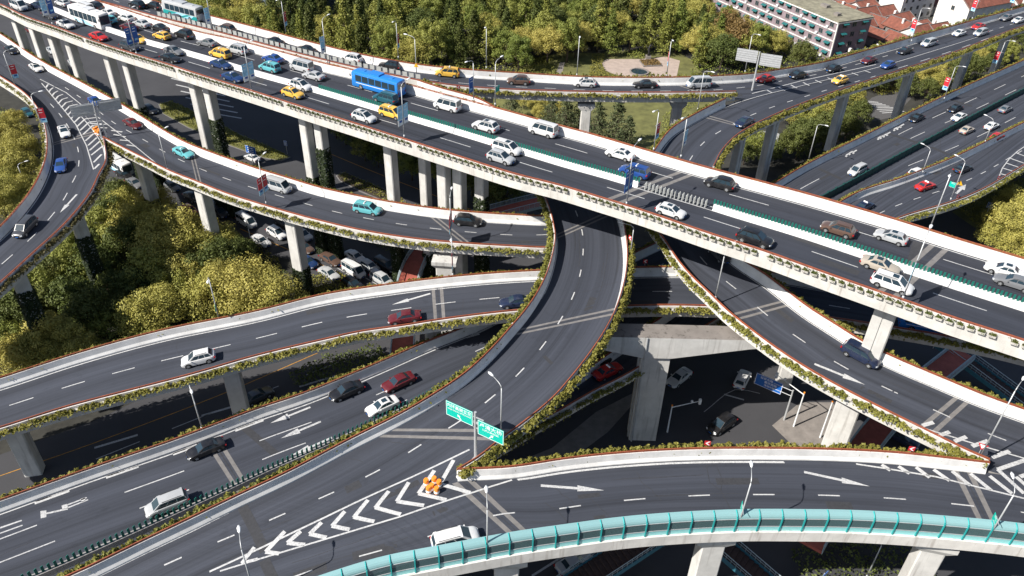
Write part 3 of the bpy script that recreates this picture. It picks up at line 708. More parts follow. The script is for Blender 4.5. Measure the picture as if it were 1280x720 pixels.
dash3(north, (1122, 168), (1137, 160), (1158, 149), 0.5, 1); dash3(north, (1139.4, 173.4), (1154.7, 165.3), (1175.6, 154.2), 0.5, 1)
dash3(north, (1180.8, 189), (1195, 180.5), (1215, 168.7), 0.5, 1); dash3(north, (1120, 258), (1129.4, 254), (1146, 248.7), 0.5, 1)
north.solid(0.6, 0); north.solid(0.6, 1)
north.arrow((388, 509), (338, 529), .16, .45, .5); north.arrow((401, 527), (351, 548), .16, .45, .5); north.arrow((415, 547), (363, 570), .16, .45, .5); north.arrow((1195, 242), (1207.5, 230.6), .25, .5, .7)
north.arrow((615, 408), (583, 423), .16, .45, .5)
for q in ([(50.5, 639), (58, 638), (58, 646.5), (51, 648)], [(58, 641), (84, 635), (85, 637), (58, 643)], [(77, 632), (84, 630), (85.5, 635), (78, 637)], [(84, 630.5), (108, 621.5), (109, 622.6), (84.5, 632)], [(84.5, 634), (110, 624), (110.5, 625.3), (85, 635.5)], [(101, 623.5), (106, 622), (107, 626), (102, 627.8)], [(0, 659), (27, 649.8), (27.5, 651.3), (0, 661)], [(0, 666), (28, 656), (28.5, 657.2), (0, 667.5)]): north.paint(q)
for x, y in ((1097, 172), (1100, 171), (1104, 169), (1108, 167), (1117, 161), (1121, 159.5), (1125, 157), (1057, 193.5), (1061, 191), (1066, 189.5)):
    north.paint([(x, y), (x + 4.5, y - 2.4), (x + 5.5, y - 1.2), (x + 1, y + 1.2)]); north.paint([(x - 1, y + 1.8), (x + 1, y + 0.6), (x + 2.4, y + 2), (x + 0.4, y + 3.2)])
north.pline([(1248, 223), (1253, 210), (1262, 198), (1272, 189), (1284, 181)], 0.18)
for a, b in (((1250, 217), (1258, 219)), ((1253, 210), (1266, 214)), ((1258, 204), (1273, 209)), ((1263, 198), (1280, 204)), ((1270, 191), (1288, 198))): north.pline([a, b], 0.35)
for a, b in (((1110, 167), (1152, 180)), ((1164, 184), (1189, 194.5)), ((1024, 211), (1052, 224)), ((300, 530), (345, 568)), ((1168, 118), (1215, 133))): north.pline([a, b], 1.0, 3, -.008)
for p in ((262, 548),): north.joint(p[0], p[1], 1.0)
north.wear(46, 51); north.finish()
for k in range(9):
    t = k / 8.0; upper.pline([(958 + 122 * t, 112 - 24 * t), (966 + 122 * t, 116.5 - 25.5 * t)], 0.4)
upper.pline([(940, 117), (1000, 101.5), (1050, 90.5), (1095, 80.5)], 0.2); upper.wear(22, 27); upper.finish()

# ------------------------------------------------------------------ barriers, rails and hedges
barrier(mL, 1, 'long white concrete barrier on the far side of the main viaduct', 'low shrubs along the far rail of the main viaduct', dens=22, trough=False, hh=0.45, gappy=0.35)
mpath = barrier(mR, -1, 'white concrete parapet on the near side of the main viaduct', None, fascia=-0.75)
barrier(tuL, 1, 'white barrier of the upper slip road beside the park trees', 'green hedge behind the upper slip road facing the park', dens=60, gappy=0.05, hh=1.15)
barrier(tuR[:7], -1, 'white barrier between the main viaduct and the upper slip road', None)
barrier(tuR[6:12], -1, 'planted parapet of the upper ramp above the lawn', 'hedge in planters along the upper ramp above the lawn', fascia=-0.4, dens=50, gappy=0.2)
barrier(lbL[:9], 1, 'parapet under the thick hedge of the upper right flyover', 'thick yellow green hedge draping the upper right flyover', fascia=-0.4, dens=110, gappy=0.0, hh=0.8)
barrier(lbL[9:], 1, 'white outer barrier of the right hand ramp', 'dense shrubs outside the outer barrier of the right hand ramp', dens=70, gappy=0.12, hh=0.7)
barrier(lbR[6:26], -1, 'white inner parapet of the right hand ramp', 'shrubs in planters on the inner edge of the right hand ramp', fascia=-0.45, dens=62, gappy=0.2, hh=0.65)
barrier(aL, 1, 'outer barrier on the left side of the central curve', 'shrub row outside the left barrier of the central curve', dens=80, gappy=0.08, hh=0.75)
barrier(aR[6:], -1, 'low parapet on the inner side of the central curve', 'overflowing shrubs on the inner side of the central curve', dens=110, gappy=0.05, hh=0.85, fascia=-0.4)
barrier(sL[6:16], 1, 'white barrier at the back of the foreground ramp', 'leafy shrubs behind the foreground ramp', dens=90, gappy=0.08, hh=0.8)
barrier(cL, 1, 'white outer barrier of the left ramp', 'small plants along the outer barrier of the left ramp', dens=55, gappy=0.12, hh=0.55)
barrier(cR[6:], -1, 'pale near parapet of the left ramp', 'shrubs in planters on the near parapet of the left ramp', fascia=-0.4, dens=46, gappy=0.15, hh=0.45)
barrier(c2L[6:], 1, 'parapet on the inner side of the tight left ramp', 'brownish hedge on the parapet of the tight left ramp', fascia=-0.4, dens=70, gappy=0.0, hh=0.5, leafmat='leaf_b')
barrier(c2R, -1, 'blue grey outer barrier of the tight left ramp', 'thin plants on the outer barrier of the tight left ramp', dens=20, hh=0.35)
barrier(eL, 1, 'white far barrier of the middle level ramp', 'low plants behind the far barrier of the middle level ramp', dens=50, gappy=0.15, hh=0.55)
barrier(eR, -1, 'planted near parapet of the middle level ramp', 'trailing shrubs along the near parapet of the middle level ramp', fascia=-0.4, dens=70, gappy=0.08, hh=0.6)
barrier(nL, 1, 'white far barrier of the low diagonal highway', 'round shrubs along the far barrier of the low diagonal highway', dens=52, gappy=0.12, hh=0.65)
barrier(nR[4:], -1, 'near parapet of the low diagonal highway', 'brown green hedge on the near parapet of the low diagonal highway', fascia=-0.4, dens=40, gappy=0.1, hh=0.5)
# R2 divider on the highway
div = [(700, 485, 8), (800, 415, 8), (920, 333, 8), (1010, 278, 8), (1073, 240, 8), (1127, 222, 8), (1193, 196, 8), (1280, 153, 8), (1400, 96, 8), (1470, 62, 8)]
barrier(div, 1, 'planted divider between the highway and its right hand slip lane', 'clipped hedge on the divider beside the slip lane', dens=46, gappy=0.05, hh=0.5)

# median of the main viaduct with green anti glare fins
def wall_path(r, u, s0=0, s1=1): return r.line(u)[int(s0 * r.n):int(s1 * r.n) + 1]
def fins(path, root, spacing, z0, h, mat, size=(0.05, 0.26), limit=100, skip=None):
    n = int(path_len(path) / spacing); ev = even(path, n); order = []
    for i, p in enumerate(ev):
        if skip and skip(p): continue
        order.append(((p - Vector((0, 0, CAM_H))).length, i))
    order.sort(); rest = MB(); me = None
    for k, (d, i) in enumerate(order):
        n_, t_ = normal(ev, i); a = math.atan2(t_.y, t_.x) + 0.5
        if k < limit:
            if me is None:
                b = MB(); b.box((0, 0, h / 2), (size[1], size[0], h), 0); b.box((0, 0, 0.03), (size[1] * 0.8, size[0] * 2.4, 0.06), 0); me = b.mesh('glare_fin', M[mat])
            link('glare_fin', me, root, ev[i] + Vector((0, 0, z0)), a)
        else: rest.box(ev[i] + Vector((0, 0, z0 + h / 2)), (size[1], size[0], h), 0, a)
    if rest.f: tag(rest.build('glare_fin_row', M[mat], root), kind='stuff')
mid = wall_path(main, 0.5)
def px_of(p):
    v = p - Vector((0, 0, CAM_H)); d = v.dot(FWD); return 640 + FPX * v.dot(RGT) / d
segs = [[p for p in mid if px_of(p) < 801], [p for p in mid if px_of(p) > 889]]; gap = [p for p in mid if 799 < px_of(p) < 891]
for k, sg_ in enumerate(segs):
    mb = MB(); sweep(mb, sg_, [(0.45, 0.0), (0.30, 0.2), (0.22, 0.85), (-0.22, 0.85), (-0.30, 0.2), (-0.45, 0.0)], 1)
    med = mb.build('median_barrier', M['white']); tag(med, ('white concrete median of the main viaduct, left of the grey posts', 'white concrete median of the main viaduct, right of the grey posts')[k], 'barrier')
    fins([p for p in sg_ if px_of(p) > 395], med, 0.46, 0.85, 0.72, 'green_fin', limit=100)
gb = MB(); gb.tube([(0, 0, 0), (0, 0, 1.0), (0, 0, 1.12)], [.10, .09, .05], 8); gm = gb.mesh('bollard', M['grey_fin'])
for p in even(gap, int(path_len(gap) / .55)):
    for oy in (0.22, -0.22): tag(link('bollard', gm, None, p + Vector((.54, .84, 0)) * oy), 'pale grey post in the gap of the main viaduct median', 'bollard', 'grey posts in the median gap')
tb_path = resample(W(tuR[2:7]), 1.2)
gb = MB(); gb.box((0, 0, 0.6), (0.9, 0.06, 0.85), 0); gb.box((-0.5, 0, 0.55), (0.07, 0.09, 1.1), 0); gme = gb.mesh('glare_board', M['grey_fin'])
for i, p in enumerate(even(tb_path, 46)):
    n_, t_ = normal(tb_path, min(len(tb_path) - 1, int(i * len(tb_path) / 47)))
    tag(link('glare_board', gme, None, p + Vector((0, 0, 1.78)), math.atan2(t_.y, t_.x)), 'grey anti glare board on the wall between main viaduct and slip road', 'glare board', 'grey anti glare boards on the dividing wall')
# median on the low highway, west part: green fins on a grey wall
nm = [(-60, 772, 8, 0), (20, 735, 8, 0), (90, 705, 8, 0), (170, 669, 8, 0), (283, 617, 8, 0), (330, 595, 8, 0), (420, 555, 8, 0), (500, 517, 8, 0), (580, 475, 8, 0)]
nmp = resample(W(nm, 0), 1.2); mb = MB()
sweep(mb, nmp, [(0.35, 0.0), (0.25, 0.7), (-0.25, 0.7), (-0.35, 0.0)], 1)
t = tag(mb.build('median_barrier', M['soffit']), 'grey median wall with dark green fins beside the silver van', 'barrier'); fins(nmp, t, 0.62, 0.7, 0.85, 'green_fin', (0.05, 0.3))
nf = [(980, 276, 8, 0), (1042, 244, 8, 0), (1120, 201, 8, 0), (1200, 158, 8, 0), (1280, 116, 8, 0), (1400, 56, 8, 0)]
nfp = resample(W(nf, 0), 1.2); mb = MB(); sweep(mb, nfp, [(0.12, 0.0), (0.12, 1.5), (-0.12, 1.5), (-0.12, 0.0)], 1)
t = tag(mb.build('median_fence', M['fence_green']), 'dark green fence along the middle of the upper right highway', 'fence')
pb = MB(); pb.box((0, 0, 0.83), (0.3, 0.34, 1.66), 0, 0.6); pb.box((0, 0, 1.68), (0.36, 0.4, 0.06), 0, 0.6); pme = pb.mesh('fence_post', M['fence_green'])
for p in even(nfp, 60): link('fence_post', pme, t, p)

# ------------------------------------------------------------------ piers
def ivy_mesh(w, d, h, n, spread=0.10, size=0.24):
    mb = MB()
    for _ in range(n):
        z = random.random() ** 1.3 * h; f = random.random() * 2 * (w + d); o = abs(random.gauss(0, spread)) + 0.03
        if f < w: p = (f - w / 2, -d / 2 - o)
        elif f < w + d: p = (w / 2 + o, f - w - d / 2)
        elif f < 2 * w + d: p = (f - w - d - w / 2, d / 2 + o)
        else: p = (-w / 2 - o, f - 2 * w - d - d / 2)
        mb.leaf((p[0], p[1], z), size * random.uniform(0.6, 1.3), 0, (p[0] / w, p[1] / d, .5), .5)
    return mb
def pier(px, py, ztop, w, d, rz, label, ivy=0.0, off=(0, 0), cap=None, group=None, groove=True):
    ztop = D(ztop); p = P(px, py, ztop); p = Vector((p.x + off[0], p.y + off[1], 0))
    root = empty('pier', p, rz, label, 'pier', group)
    mb = MB(); c = 0.14
    ring = [(-w / 2 + c, -d / 2), (w / 2 - c, -d / 2), (w / 2, -d / 2 + c), (w / 2, d / 2 - c), (w / 2 - c, d / 2), (-w / 2 + c, d / 2), (-w / 2, d / 2 - c), (-w / 2, -d / 2 + c)]
    if groove: ring = [(-w / 2 + c, -d / 2), (-0.14, -d / 2), (-0.14, -d / 2 + 0.13), (0.14, -d / 2 + 0.13), (0.14, -d / 2)] + ring[1:]
    n = len(ring); top = ztop - (0.8 if cap else 0)
    mb.add([(x, y, z) for z in (-0.3, top) for x, y in ring], [(i, (i + 1) % n, n + (i + 1) % n, n + i) for i in range(n)] + [tuple(range(n, 2 * n))])
    mb.build('column', M['conc'], root)
    if cap:
        cb = MB(); a, b = cap
        cb.add([(-w / 2, -d / 2, top - 0.6), (w / 2, -d / 2, top - 0.6), (w / 2, d / 2, top - 0.6), (-w / 2, d / 2, top - 0.6), (-a / 2, -b / 2, top + 0.15), (a / 2, -b / 2, top + 0.15), (a / 2, b / 2, top + 0.15), (-a / 2, b / 2, top + 0.15), (-a / 2, -b / 2, ztop), (a / 2, -b / 2, ztop), (a / 2, b / 2, ztop), (-a / 2, b / 2, ztop)],
               [(i + k, (i + 1) % 4 + k, (i + 1) % 4 + k + 4, i + k + 4) for k in (0, 4) for i in range(4)] + [(8, 9, 10, 11), (3, 2, 1, 0)])
        cb.build('pier_cap', M['conc'], root)
    if ivy > 0:
        ivy_mesh(w, d, ztop * ivy, int(2 * (w + d) * ztop * ivy * 55)).build('ivy', M['ivy'], root)
    return root
def to_px0(p):
    v = p - Vector((0, 0, CAM_H)); d = v.dot(FWD); return 640 + FPX * v.dot(RGT) / d, 360 - FPX * v.dot(UPV) / d
RM = -32.7
nrm = (0.54, 0.84)
MC = [(6, 14, 0), (28, 24, 0), (52, 36, 0), (74, 44, .3), (123, 63, .2), (147, 72, .55), (231, 99, .3), (249, 104, .65), (370, 143, .5), (389, 149, .7), (477, 175, .5), (1106, 386, 0)]
for k, (x, y, iv) in enumerate(MC):
    wd = 1.75 if x < 1000 else 2.6
    pier(x + 2, y + 1, 25.3, wd, 1.75, R_(RM), 'tall square concrete column in the row under the near edge of the main viaduct' if x < 1000 else 'broad grooved column under the main viaduct right of the dark people carrier', min(.85, iv * 1.15), (nrm[0] * 1.5, nrm[1] * 1.5), None, 'columns under the main viaduct' if x < 1000 else None, groove=x > 1000)
for x, y, iv in ((556, 251, .1), (575, 252, .1), (602, 252, .7)):      # stand behind the far rail of the left ramp
    q = P(x, y, 19.8); t = to_px0(Vector((q.x, q.y, 29.8)))
    pier(t[0], t[1], 25.3, 1.9, 1.75, R_(RM), 'square column in the close group of three behind the black off roader', iv, (0, 0), None, 'group of three columns under the main viaduct', groove=False)
for k, (x, y) in enumerate([(103, 52), (505, 182)]):
    pier(x, y, 25.3, 1.6, 1.6, R_(RM), 'square column of the second row set back under the main viaduct', 0.2, (nrm[0] * 5, nrm[1] * 5), None, 'second row columns under the main viaduct', groove=False)
for k, (x, y, lab) in enumerate([(975, 150, 'ivy clad column of the flyover just above the loop'), (1063, 117, 'slanting looking column of the flyover beside the street crossing'), (1147, 84, 'pale column of the flyover right of the yellow green trees'), (1222, 54, 'column of the flyover beside the far red awning'), (1268, 39, 'last column of the flyover at the right edge')]):
    pier(x, y, (18.2, 16.4, 15.7, 15.0, 14.8)[k], 1.9, 1.7, R_(35), lab, 0.3, (-0.6, 1.6), None)
pier(925, 176, 18.4, 1.6, 1.6, R_(40), 'ivy wrapped column under the loop of the right hand ramp', 0.55, (0.5, 1.6), None)
for x, y, lab, iv in ((734, 134, 'pale column of the upper ramp between the cedars', 0.0), (850, 131, 'column of the upper ramp beside the loop', 0.0), (610, 118, 'column of the upper ramp near its split from the viaduct', 0.3)):
    pier(x, y, 20.7, 2.0, 1.6, R_(0), lab, iv, (0, 2.2), (3.4, 1.8), groove=False)
for x, y, z, rz, lab, iv in ((164, 196, 13.4, -38, 'ivy wrapped pier at the fork of the left ramps', .45), (241, 236, 12.9, -35, 'pale pier under the left ramp above the traffic jam', 0.0), (356, 277, 12.4, -28, 'tall pier with ivy base beside the queueing cars', .38)):
    pier(x, y, z, 2.3, 2.0, R_(rz), lab, iv, (0.9, 1.6), None, groove=False)
pier(100, 278, 13.0, 2.2, 1.6, R_(40), 'pier under the tight left ramp among the trees', .8, (-1.2, 1.4), None, groove=False)
pier(28, 352, 12.4, 2.2, 1.6, R_(40), 'pier below the tight left ramp at the left edge', .85, (-1.4, 1.4), None, groove=False)
for x, y, z, lab in ((286, 480, 8.4, 'pale blue grey pier under the middle ramp above the low highway'), (4, 552, 5.4, 'pier under the middle ramp at the left edge of the frame'), (545, 416, 10.9, 'short pier of the middle ramp beside the red footbridge')):
    pier(x, y, z, 2.3, 1.9, R_(14), lab, 0.0, (-0.9, 3.6), None, groove=False)
pier(1012, 392, 11.6, 2.2, 1.9, R_(-10), 'pier of the middle ramp in the shade behind the right ramp', 0.0, (0, 2.0), None, groove=False)
pier(1062, 505, 13.6, 3.0, 2.2, R_(-28), 'broad sunlit pier of the right ramp beside the red footbridge', 0.04, (0.7, 1.4), None, groove=False)
for x, y, lab in ((897, 684, 'flared grey pier below the turquoise noise barrier, near its middle'), (1180, 692, 'broad pale pier below the turquoise noise barrier at the right'), (633, 712, 'pier below the turquoise noise barrier, left of the staircase')):
    pier(x, y, 13.0, 2.6, 2.0, R_(3 if x < 1000 else -12), lab, 0.0, (0, 2.0), (4.2, 2.6), groove=False)
pier(720, 330, 16.9, 2.4, 2.0, R_(-10), 'hidden pier carrying the central curve beside the main viaduct', 0.2, (0, -1.0), None, groove=False)
pier(555, 330, 12.1, 2.8, 1.8, R_(-4), 'stepped weathered pier beside the red footbridge', 0.0, (0, 1.6), (4.0, 2.6), groove=False)
M['beam_top'] = concrete('grimy_beam_top', (0.20, 0.18, 0.165), 0.8, (0.05, 0.045, 0.04))
# portal pier with the wide cross beam
pz = D(15.8); pl, pc0, pc1, pr = P(752, 421, pz), P(806, 421, pz), P(843, 421, pz), P(942, 420, pz)
root = empty('portal_pier', ((pc0.x + pc1.x) / 2, pl.y + 1.5, 0), 0, 'massive streaked portal pier with a wide cross beam in the middle of the junction', 'pier')
ox = (pc0.x + pc1.x) / 2; X = [pl.x - ox - 1.5, pc0.x - ox, pc1.x - ox, pr.x - ox + 1.0]; hw = (pc1.x - pc0.x) / 2
mb = MB(); out = [(X[0], pz), (X[0], pz - 1.9), (-hw, pz - 3.6), (hw, pz - 3.6), (X[3] - 1.5, pz - 1.6), (X[3], pz - 1.4), (X[3], pz)]
n = len(out)
mb.add([(x, y, z) for y in (-1.5, 1.5) for x, z in out], [tuple(range(n)), tuple(range(2 * n - 1, n - 1, -1))] + [(i, n + i, n + (i + 1) % n, (i + 1) % n) for i in range(n)])
bm_ = mb.mesh('cross_beam', [M['conc'], M['beam_top']]); b = bmesh.new(); b.from_mesh(bm_); bmesh.ops.recalc_face_normals(b, faces=b.faces); b.to_mesh(bm_); b.free()
for q in bm_.polygons:
    if q.normal.z > .9: q.material_index = 1
link('cross_beam', bm_, root)
mb = MB(); mb.box((0, 0.1, (pz - 3.6) / 2), (2 * hw, 2.3, pz - 3.6)); mb.build('column', M['conc'], root)
mb = MB(); mb.box((-hw - 0.12, -0.3, (pz) / 2 - 1), (0.2, 0.2, pz - 2.2)); mb.tube([(-hw + 0.35, -1.56, pz), (-hw + 0.35, -1.58, pz - 3.4), (-hw + 0.35, -1.2, pz - 3.9), (-hw + 0.35, -1.2, 0)], 0.13); mb.build('drain_pipe', M['steel'], root)
for x in (X[0] + 2.2, X[3] - 1.0):
    mb = MB(); mb.box((x, 0.2, pz + 0.35), (1.2, 1.4, 0.7)); mb.build('bearing_block', M['conc'], root)

# ------------------------------------------------------------------ planter boxes on the main viaduct
bx = MB(); bx.add([(-.36, -.13, 0), (.36, -.13, 0), (.36, .13, 0), (-.36, .13, 0), (-.40, -.17, .34), (.40, -.17, .34), (.40, .17, .34), (-.40, .17, .34), (-.34, -.11, .30), (.34, -.11, .30), (.34, .11, .30), (-.34, .11, .30)],
    [(3, 2, 1, 0), (0, 1, 5, 4), (1, 2, 6, 5), (2, 3, 7, 6), (3, 0, 4, 7), (4, 5, 9, 8), (5, 6, 10, 9), (6, 7, 11, 10), (7, 4, 8, 11)])
bx.box((0, -0.175, .12), (.80, .03, .05)); bx.box((-.3, .2, .2), (.05, .16, .05)); bx.box((.3, .2, .2), (.05, .16, .05))
soilm = MB(); soilm.poly([(-.35, -.12, .31), (.35, -.12, .31), (.35, .12, .31), (-.35, .12, .31)])
box_me = bx.mesh('planter_box', M['trough']); plants = []
for k in range(4):
    pm = MB(); pm.box((0, 0, .30), (.68, .22, .05))
    for _ in range(70): pm.leaf((random.gauss(0, .2), random.gauss(0, .1), .33 + abs(random.gauss(0, .17))), random.uniform(.06, .15))
    for _ in range(3): pm.leaf((random.uniform(-.3, .3), -.2, random.uniform(.1, .3)), .08)
    plants.append(pm.mesh('plant', M['leaf_d']))
ev = even(mpath, int(path_len(mpath) / 1.12))
for i, p in enumerate(ev):
    if i % 25 == 0: continue
    if not (-0.1 < 1): continue
    n_, t_ = normal(ev, i)
    if (p - Vector((0, 0, CAM_H))).dot(FWD) < 5: continue
    o = tag(link('planter_box', box_me, None, p - n_ * 0.42 + Vector((0, 0, 0.92)), math.atan2(t_.y, t_.x) + random.uniform(-.04, .04)), 'small white planter box hung outside the near rail of the main viaduct', 'planter', 'planter boxes on the near rail of the main viaduct')
    link('plant', plants[random.randrange(4)], o)

# ------------------------------------------------------------------ turquoise noise barrier
npath = resample(W(sR, 0.9), 0.6); npath = even(npath, int(path_len(npath) / 2.35) * 2)
mb = MB(); sweep(mb, npath, [(0.30, -0.55), (0.30, 0.9), (-0.25, 0.9), (-0.3, -0.05), (-0.1, -0.55)], -1)
tag(mb.build('ramp_parapet', M['fascia_low']), 'stained white concrete parapet under the turquoise noise barrier', 'parapet')
nroot = empty('noise_barrier', npath[0], 0, 'turquoise noise barrier with glass panes and curved top along the foreground ramp', 'noise barrier')
prof_low = [(0.06, 0.92), (0.06, 1.60)]; prof_glass = [(0.06, 1.64), (0.05, 2.78)]
prof_top = [(0.05, 2.82), (0.02, 3.02), (-0.07, 3.20), (-0.22, 3.35), (-0.42, 3.45), (-0.66, 3.50)]
for nm_, prof, mat, th in (('lower_panel', prof_low, 'cyan', .05), ('glass_pane', prof_glass, 'clear', .02), ('canopy_panel', prof_top, 'canopy', .02)):
    for k in range(0, len(npath) - 2, 2):
        seg = npath[k:k + 3]; mb = MB()
        pp = prof + [(o - th, z) for o, z in reversed(prof)]
        sweep(mb, [p - npath[0] for p in seg], pp, -1)
        o = mb.build(nm_, M[mat], nroot)
        if k // 2 >= 100: o['kind'] = 'stuff'
for k in range(0, len(npath), 2):
    n_, t_ = normal(npath, k); n_ = -n_; p = npath[k] - npath[0]; mb = MB()
    pts = [p + n_ * (o + 0.07) + Vector((0, 0, z)) for o, z in prof_low + prof_glass[1:] + prof_top]
    mb.tube(pts, 0.085, 4); mb.build('post', M['teal'], nroot)
mb = MB()
for z, o in ((1.62, 0.06), (2.80, 0.05)): sweep(mb, [p - npath[0] for p in npath], [(o + .04, z - .03), (o + .04, z + .03), (o - .06, z + .03), (o - .06, z - .03)], -1)
mb.build('horizontal_rail', M['sign_back'], nroot)

# ------------------------------------------------------------------ footbridge ring and stairs
def footbridge(pts, label, w=3.6):
    c = resample([P(x, y, 4.6) for x, y in pts], 1.2); root = empty('footbridge', c[0], 0, label, 'footbridge'); c = [p - c[0] for p in c]
    mb = MB(); sweep(mb, c, [(w / 2, -.5), (w / 2, 0), (-w / 2, 0), (-w / 2, -.5)], 1); mb.build('deck', M['redfloor'], root)
    for s in (1, -1):
        mb = MB()
        for z in (.25, .5, .75): sweep(mb, c, [(w / 2 + .02, z), (w / 2 + .02, z + .05), (w / 2 - .03, z + .05), (w / 2 - .03, z)], s)
        sweep(mb, c, [(w / 2 + .07, 1.05), (w / 2 + .07, 1.17), (w / 2 - .08, 1.17), (w / 2 - .08, 1.05)], s)
        sweep(mb, c, [(w / 2 + .10, -.5), (w / 2 + .10, .12), (w / 2 + .02, .12), (w / 2 + .02, -.5)], s)
        for i in range(0, len(c), 1):
            n_, t_ = normal(c, i); mb.box(c[i] + n_ * s * w / 2 + Vector((0, 0, .55)), (.06, .06, 1.1), 0, math.atan2(t_.y, t_.x))
        mb.build('railing', M['railteal'], root)
    mb = MB()
    for i in range(4, len(c), 12): mb.tube([c[i] + Vector((0, 0, -.5)), c[i] + Vector((0, 0, -4.6))], .35, 10)
    if mb.f: mb.build('column', M['conc'], root)
footbridge([(500, 470), (503, 440), (507, 390), (512, 346), (530, 313), (572, 283), (655, 257), (740, 240)], 'red floored footbridge curving beside the queueing cars')
footbridge([(1205, 440), (1150, 485), (1090, 546), (1050, 610), (1010, 680)], 'red floored footbridge passing under the right ramp')
def stairs(top, bot, z1, z0, w, label, n=22):
    A, B = P(*top, z1), P(*bot, z0); d = (B - A); dh = Vector((d.x, d.y, 0)); L = dh.length; t = dh / L; nn = Vector((-t.y, t.x, 0)); ang = math.atan2(t.y, t.x)
    root = empty('staircase', A, ang, label, 'staircase'); st = MB(); drop = z1 - z0
    for k in range(n):
        x = L * (k + .5) / n; z = -drop * (k + 1) / n
        st.box((x, 0, z), (L / n + .03, w, .08)); st.box((x - L / n / 2, 0, z + drop / n / 2), (.04, w - .02, drop / n))
    st.build('treads', M['dark_step'], root)
    for s in (1, -1):
        mb = MB(); y = s * (w / 2 + .08)
        mb.add([(0, y - .05, -.5), (L, y - .05, -drop - .5), (L, y - .05, -drop + .25), (0, y - .05, .25), (0, y + .05, -.5), (L, y + .05, -drop - .5), (L, y + .05, -drop + .25), (0, y + .05, .25)], [(0, 1, 2, 3), (7, 6, 5, 4), (0, 4, 5, 1), (3, 2, 6, 7), (1, 5, 6, 2), (0, 3, 7, 4)])
        mb.build('stringer', M['stairblue'], root)
        rb = MB(); rb.tube([(0, y, 1.15), (L, y, 1.15 - drop)], .06); rb.tube([(0, y, .7), (L, y, .7 - drop)], .03)
        for k in range(0, n + 1): x = L * k / n; rb.tube([(x, y, .2 - drop * k / n), (x, y, 1.15 - drop * k / n)], .025, 4)
        rb.build('handrail', M['railteal'], root)
M['dark_step'] = plain('stair_tread', (0.06, 0.035, 0.03), 0.8, vary=0.25)
stairs((822, 664), (688, 752), 6.0, 0.6, 3.4, 'wide staircase with blue sides under the noise barrier, left of the middle pier')
stairs((872, 655), (1005, 770), 6.0, 0.6, 2.8, 'narrower staircase with blue sides under the noise barrier, right of the middle pier')
stairs((1160, 416), (1290, 512), 5.2, 0.6, 2.8, 'blue sided staircase in the shade below the main viaduct at the right')

# ------------------------------------------------------------------ street lamps, banners, signs
def lamp_mesh(h, arm, double=False):
    p = MB(); p.tube([(0, 0, 0), (0, 0, .5)], .14, 8); p.tube([(0, 0, .4), (0, 0, h * .5), (0, 0, h - .5)], [.095, .08, .065], 8)
    a = MB(); heads = []
    for s in ((1, -1) if double else (1,)):
        a.tube([(0, 0, h - .6), (s * .12, 0, h - .25), (s * .5, 0, h), (s * arm, 0, h + .18)], [.06, .055, .045, .04], 6)
        hd = MB()
        pts = [(s * (arm - .05), 0, h + .18), (s * (arm + .15), 0, h + .22), (s * (arm + .55), 0, h + .27), (s * (arm + .85), 0, h + .27)]
        hd.tube(pts, [.06, .13, .17, .07], 8); hd.v = [(x, y * 1.15, (z - h - .25) * .55 + h + .25) for x, y, z in hd.v]; heads.append(hd)
    return p, a, heads
_lc = {}
def lamp(px, py, z, h, ang, label, arm=1.5, banner=None, bh=(0.28, 0.5), double=False, group=None, bang=None, lean=True):
    """street lamp standing at pixel (px, py) on level z; ang = world direction of its arm in degrees"""
    p = P(px, py, D(z)); root = empty('street_lamp', p, R_(ang), label, 'street lamp', group)
    k = (h, arm, double)
    if k not in _lc:
        a, b, hs = lamp_mesh(h, arm, double); _lc[k] = (a.mesh('pole', M['steel'], True), b.mesh('arm', M['steel'], True), [q.mesh('lamp_head', M['lampwhite'], True) for q in hs])
    a, b, hs = _lc[k]; link('pole', a, root); ao = link('arm', b, root)
    for q in hs: link('lamp_head', q, ao)
    for side, mats in (banner or []):
        mb = MB(); z0, z1 = h * bh[0], h * bh[1]; x0, x1 = (.12, 1.25) if side > 0 else (-1.25, -.12); zs = z0 + (z1 - z0) * .3
        mb.box(((x0 + x1) / 2, 0, (zs + z1) / 2), (x1 - x0, .03, z1 - zs), 0); mb.box(((x0 + x1) / 2, 0, (z0 + zs) / 2), (x1 - x0, .03, zs - z0), 1)
        mb.box(((x0 + x1) / 2, 0, z1 - (z1 - z0) * .12), ((x1 - x0) * .5, .036, (z1 - z0) * .05), 2)
        mb.box(((x0 + x1) / 2 + .05, 0, z0 + (z1 - z0) * .2), ((x1 - x0) * .55, .036, (z1 - z0) * .12), 3); mb.box(((x0 + x1) / 2 - .1, 0, z1 - (z1 - z0) * .3), ((x1 - x0) * .62, .036, (z1 - z0) * .035), 2)
        mb.box((.0 + (x0 if side > 0 else x1) * .5, 0, z1 + .03), (abs(x1 - x0) + .2, .05, .05), 4); mb.box(((x0 + x1) / 2, 0, z0 - .03), (abs(x1 - x0), .05, .05), 4)
        pal = {'red': ('banner_red', 'banner_sky', 'sign_white', 'banner_blue'), 'sky': ('banner_sky', 'sign_white', 'sign_white', 'banner_blue'), 'blue': ('banner_blue', 'banner_blue', 'sign_white', 'banner_sky'), 'green': ('sign_green', 'sign_green', 'sign_white', 'sign_green')}[mats]
        o = mb.build('banner', [M[q] for q in pal] + [M['steel']]); o.location = p; o.rotation_euler = (0, 0, R_(ang if bang is None else bang))
        tag(o, {'red': 'red banner', 'sky': 'pale blue banner', 'blue': 'dark blue banner', 'green': 'small green sign'}[mats] + (', road side, ' if side > 0 else ', outer side, ') + label.replace('street lamp', 'lamp'), 'banner')
    return root
mN, mF = 57, -123       # arm directions for lamps on the near / far rails of the main viaduct
zr = 28.0
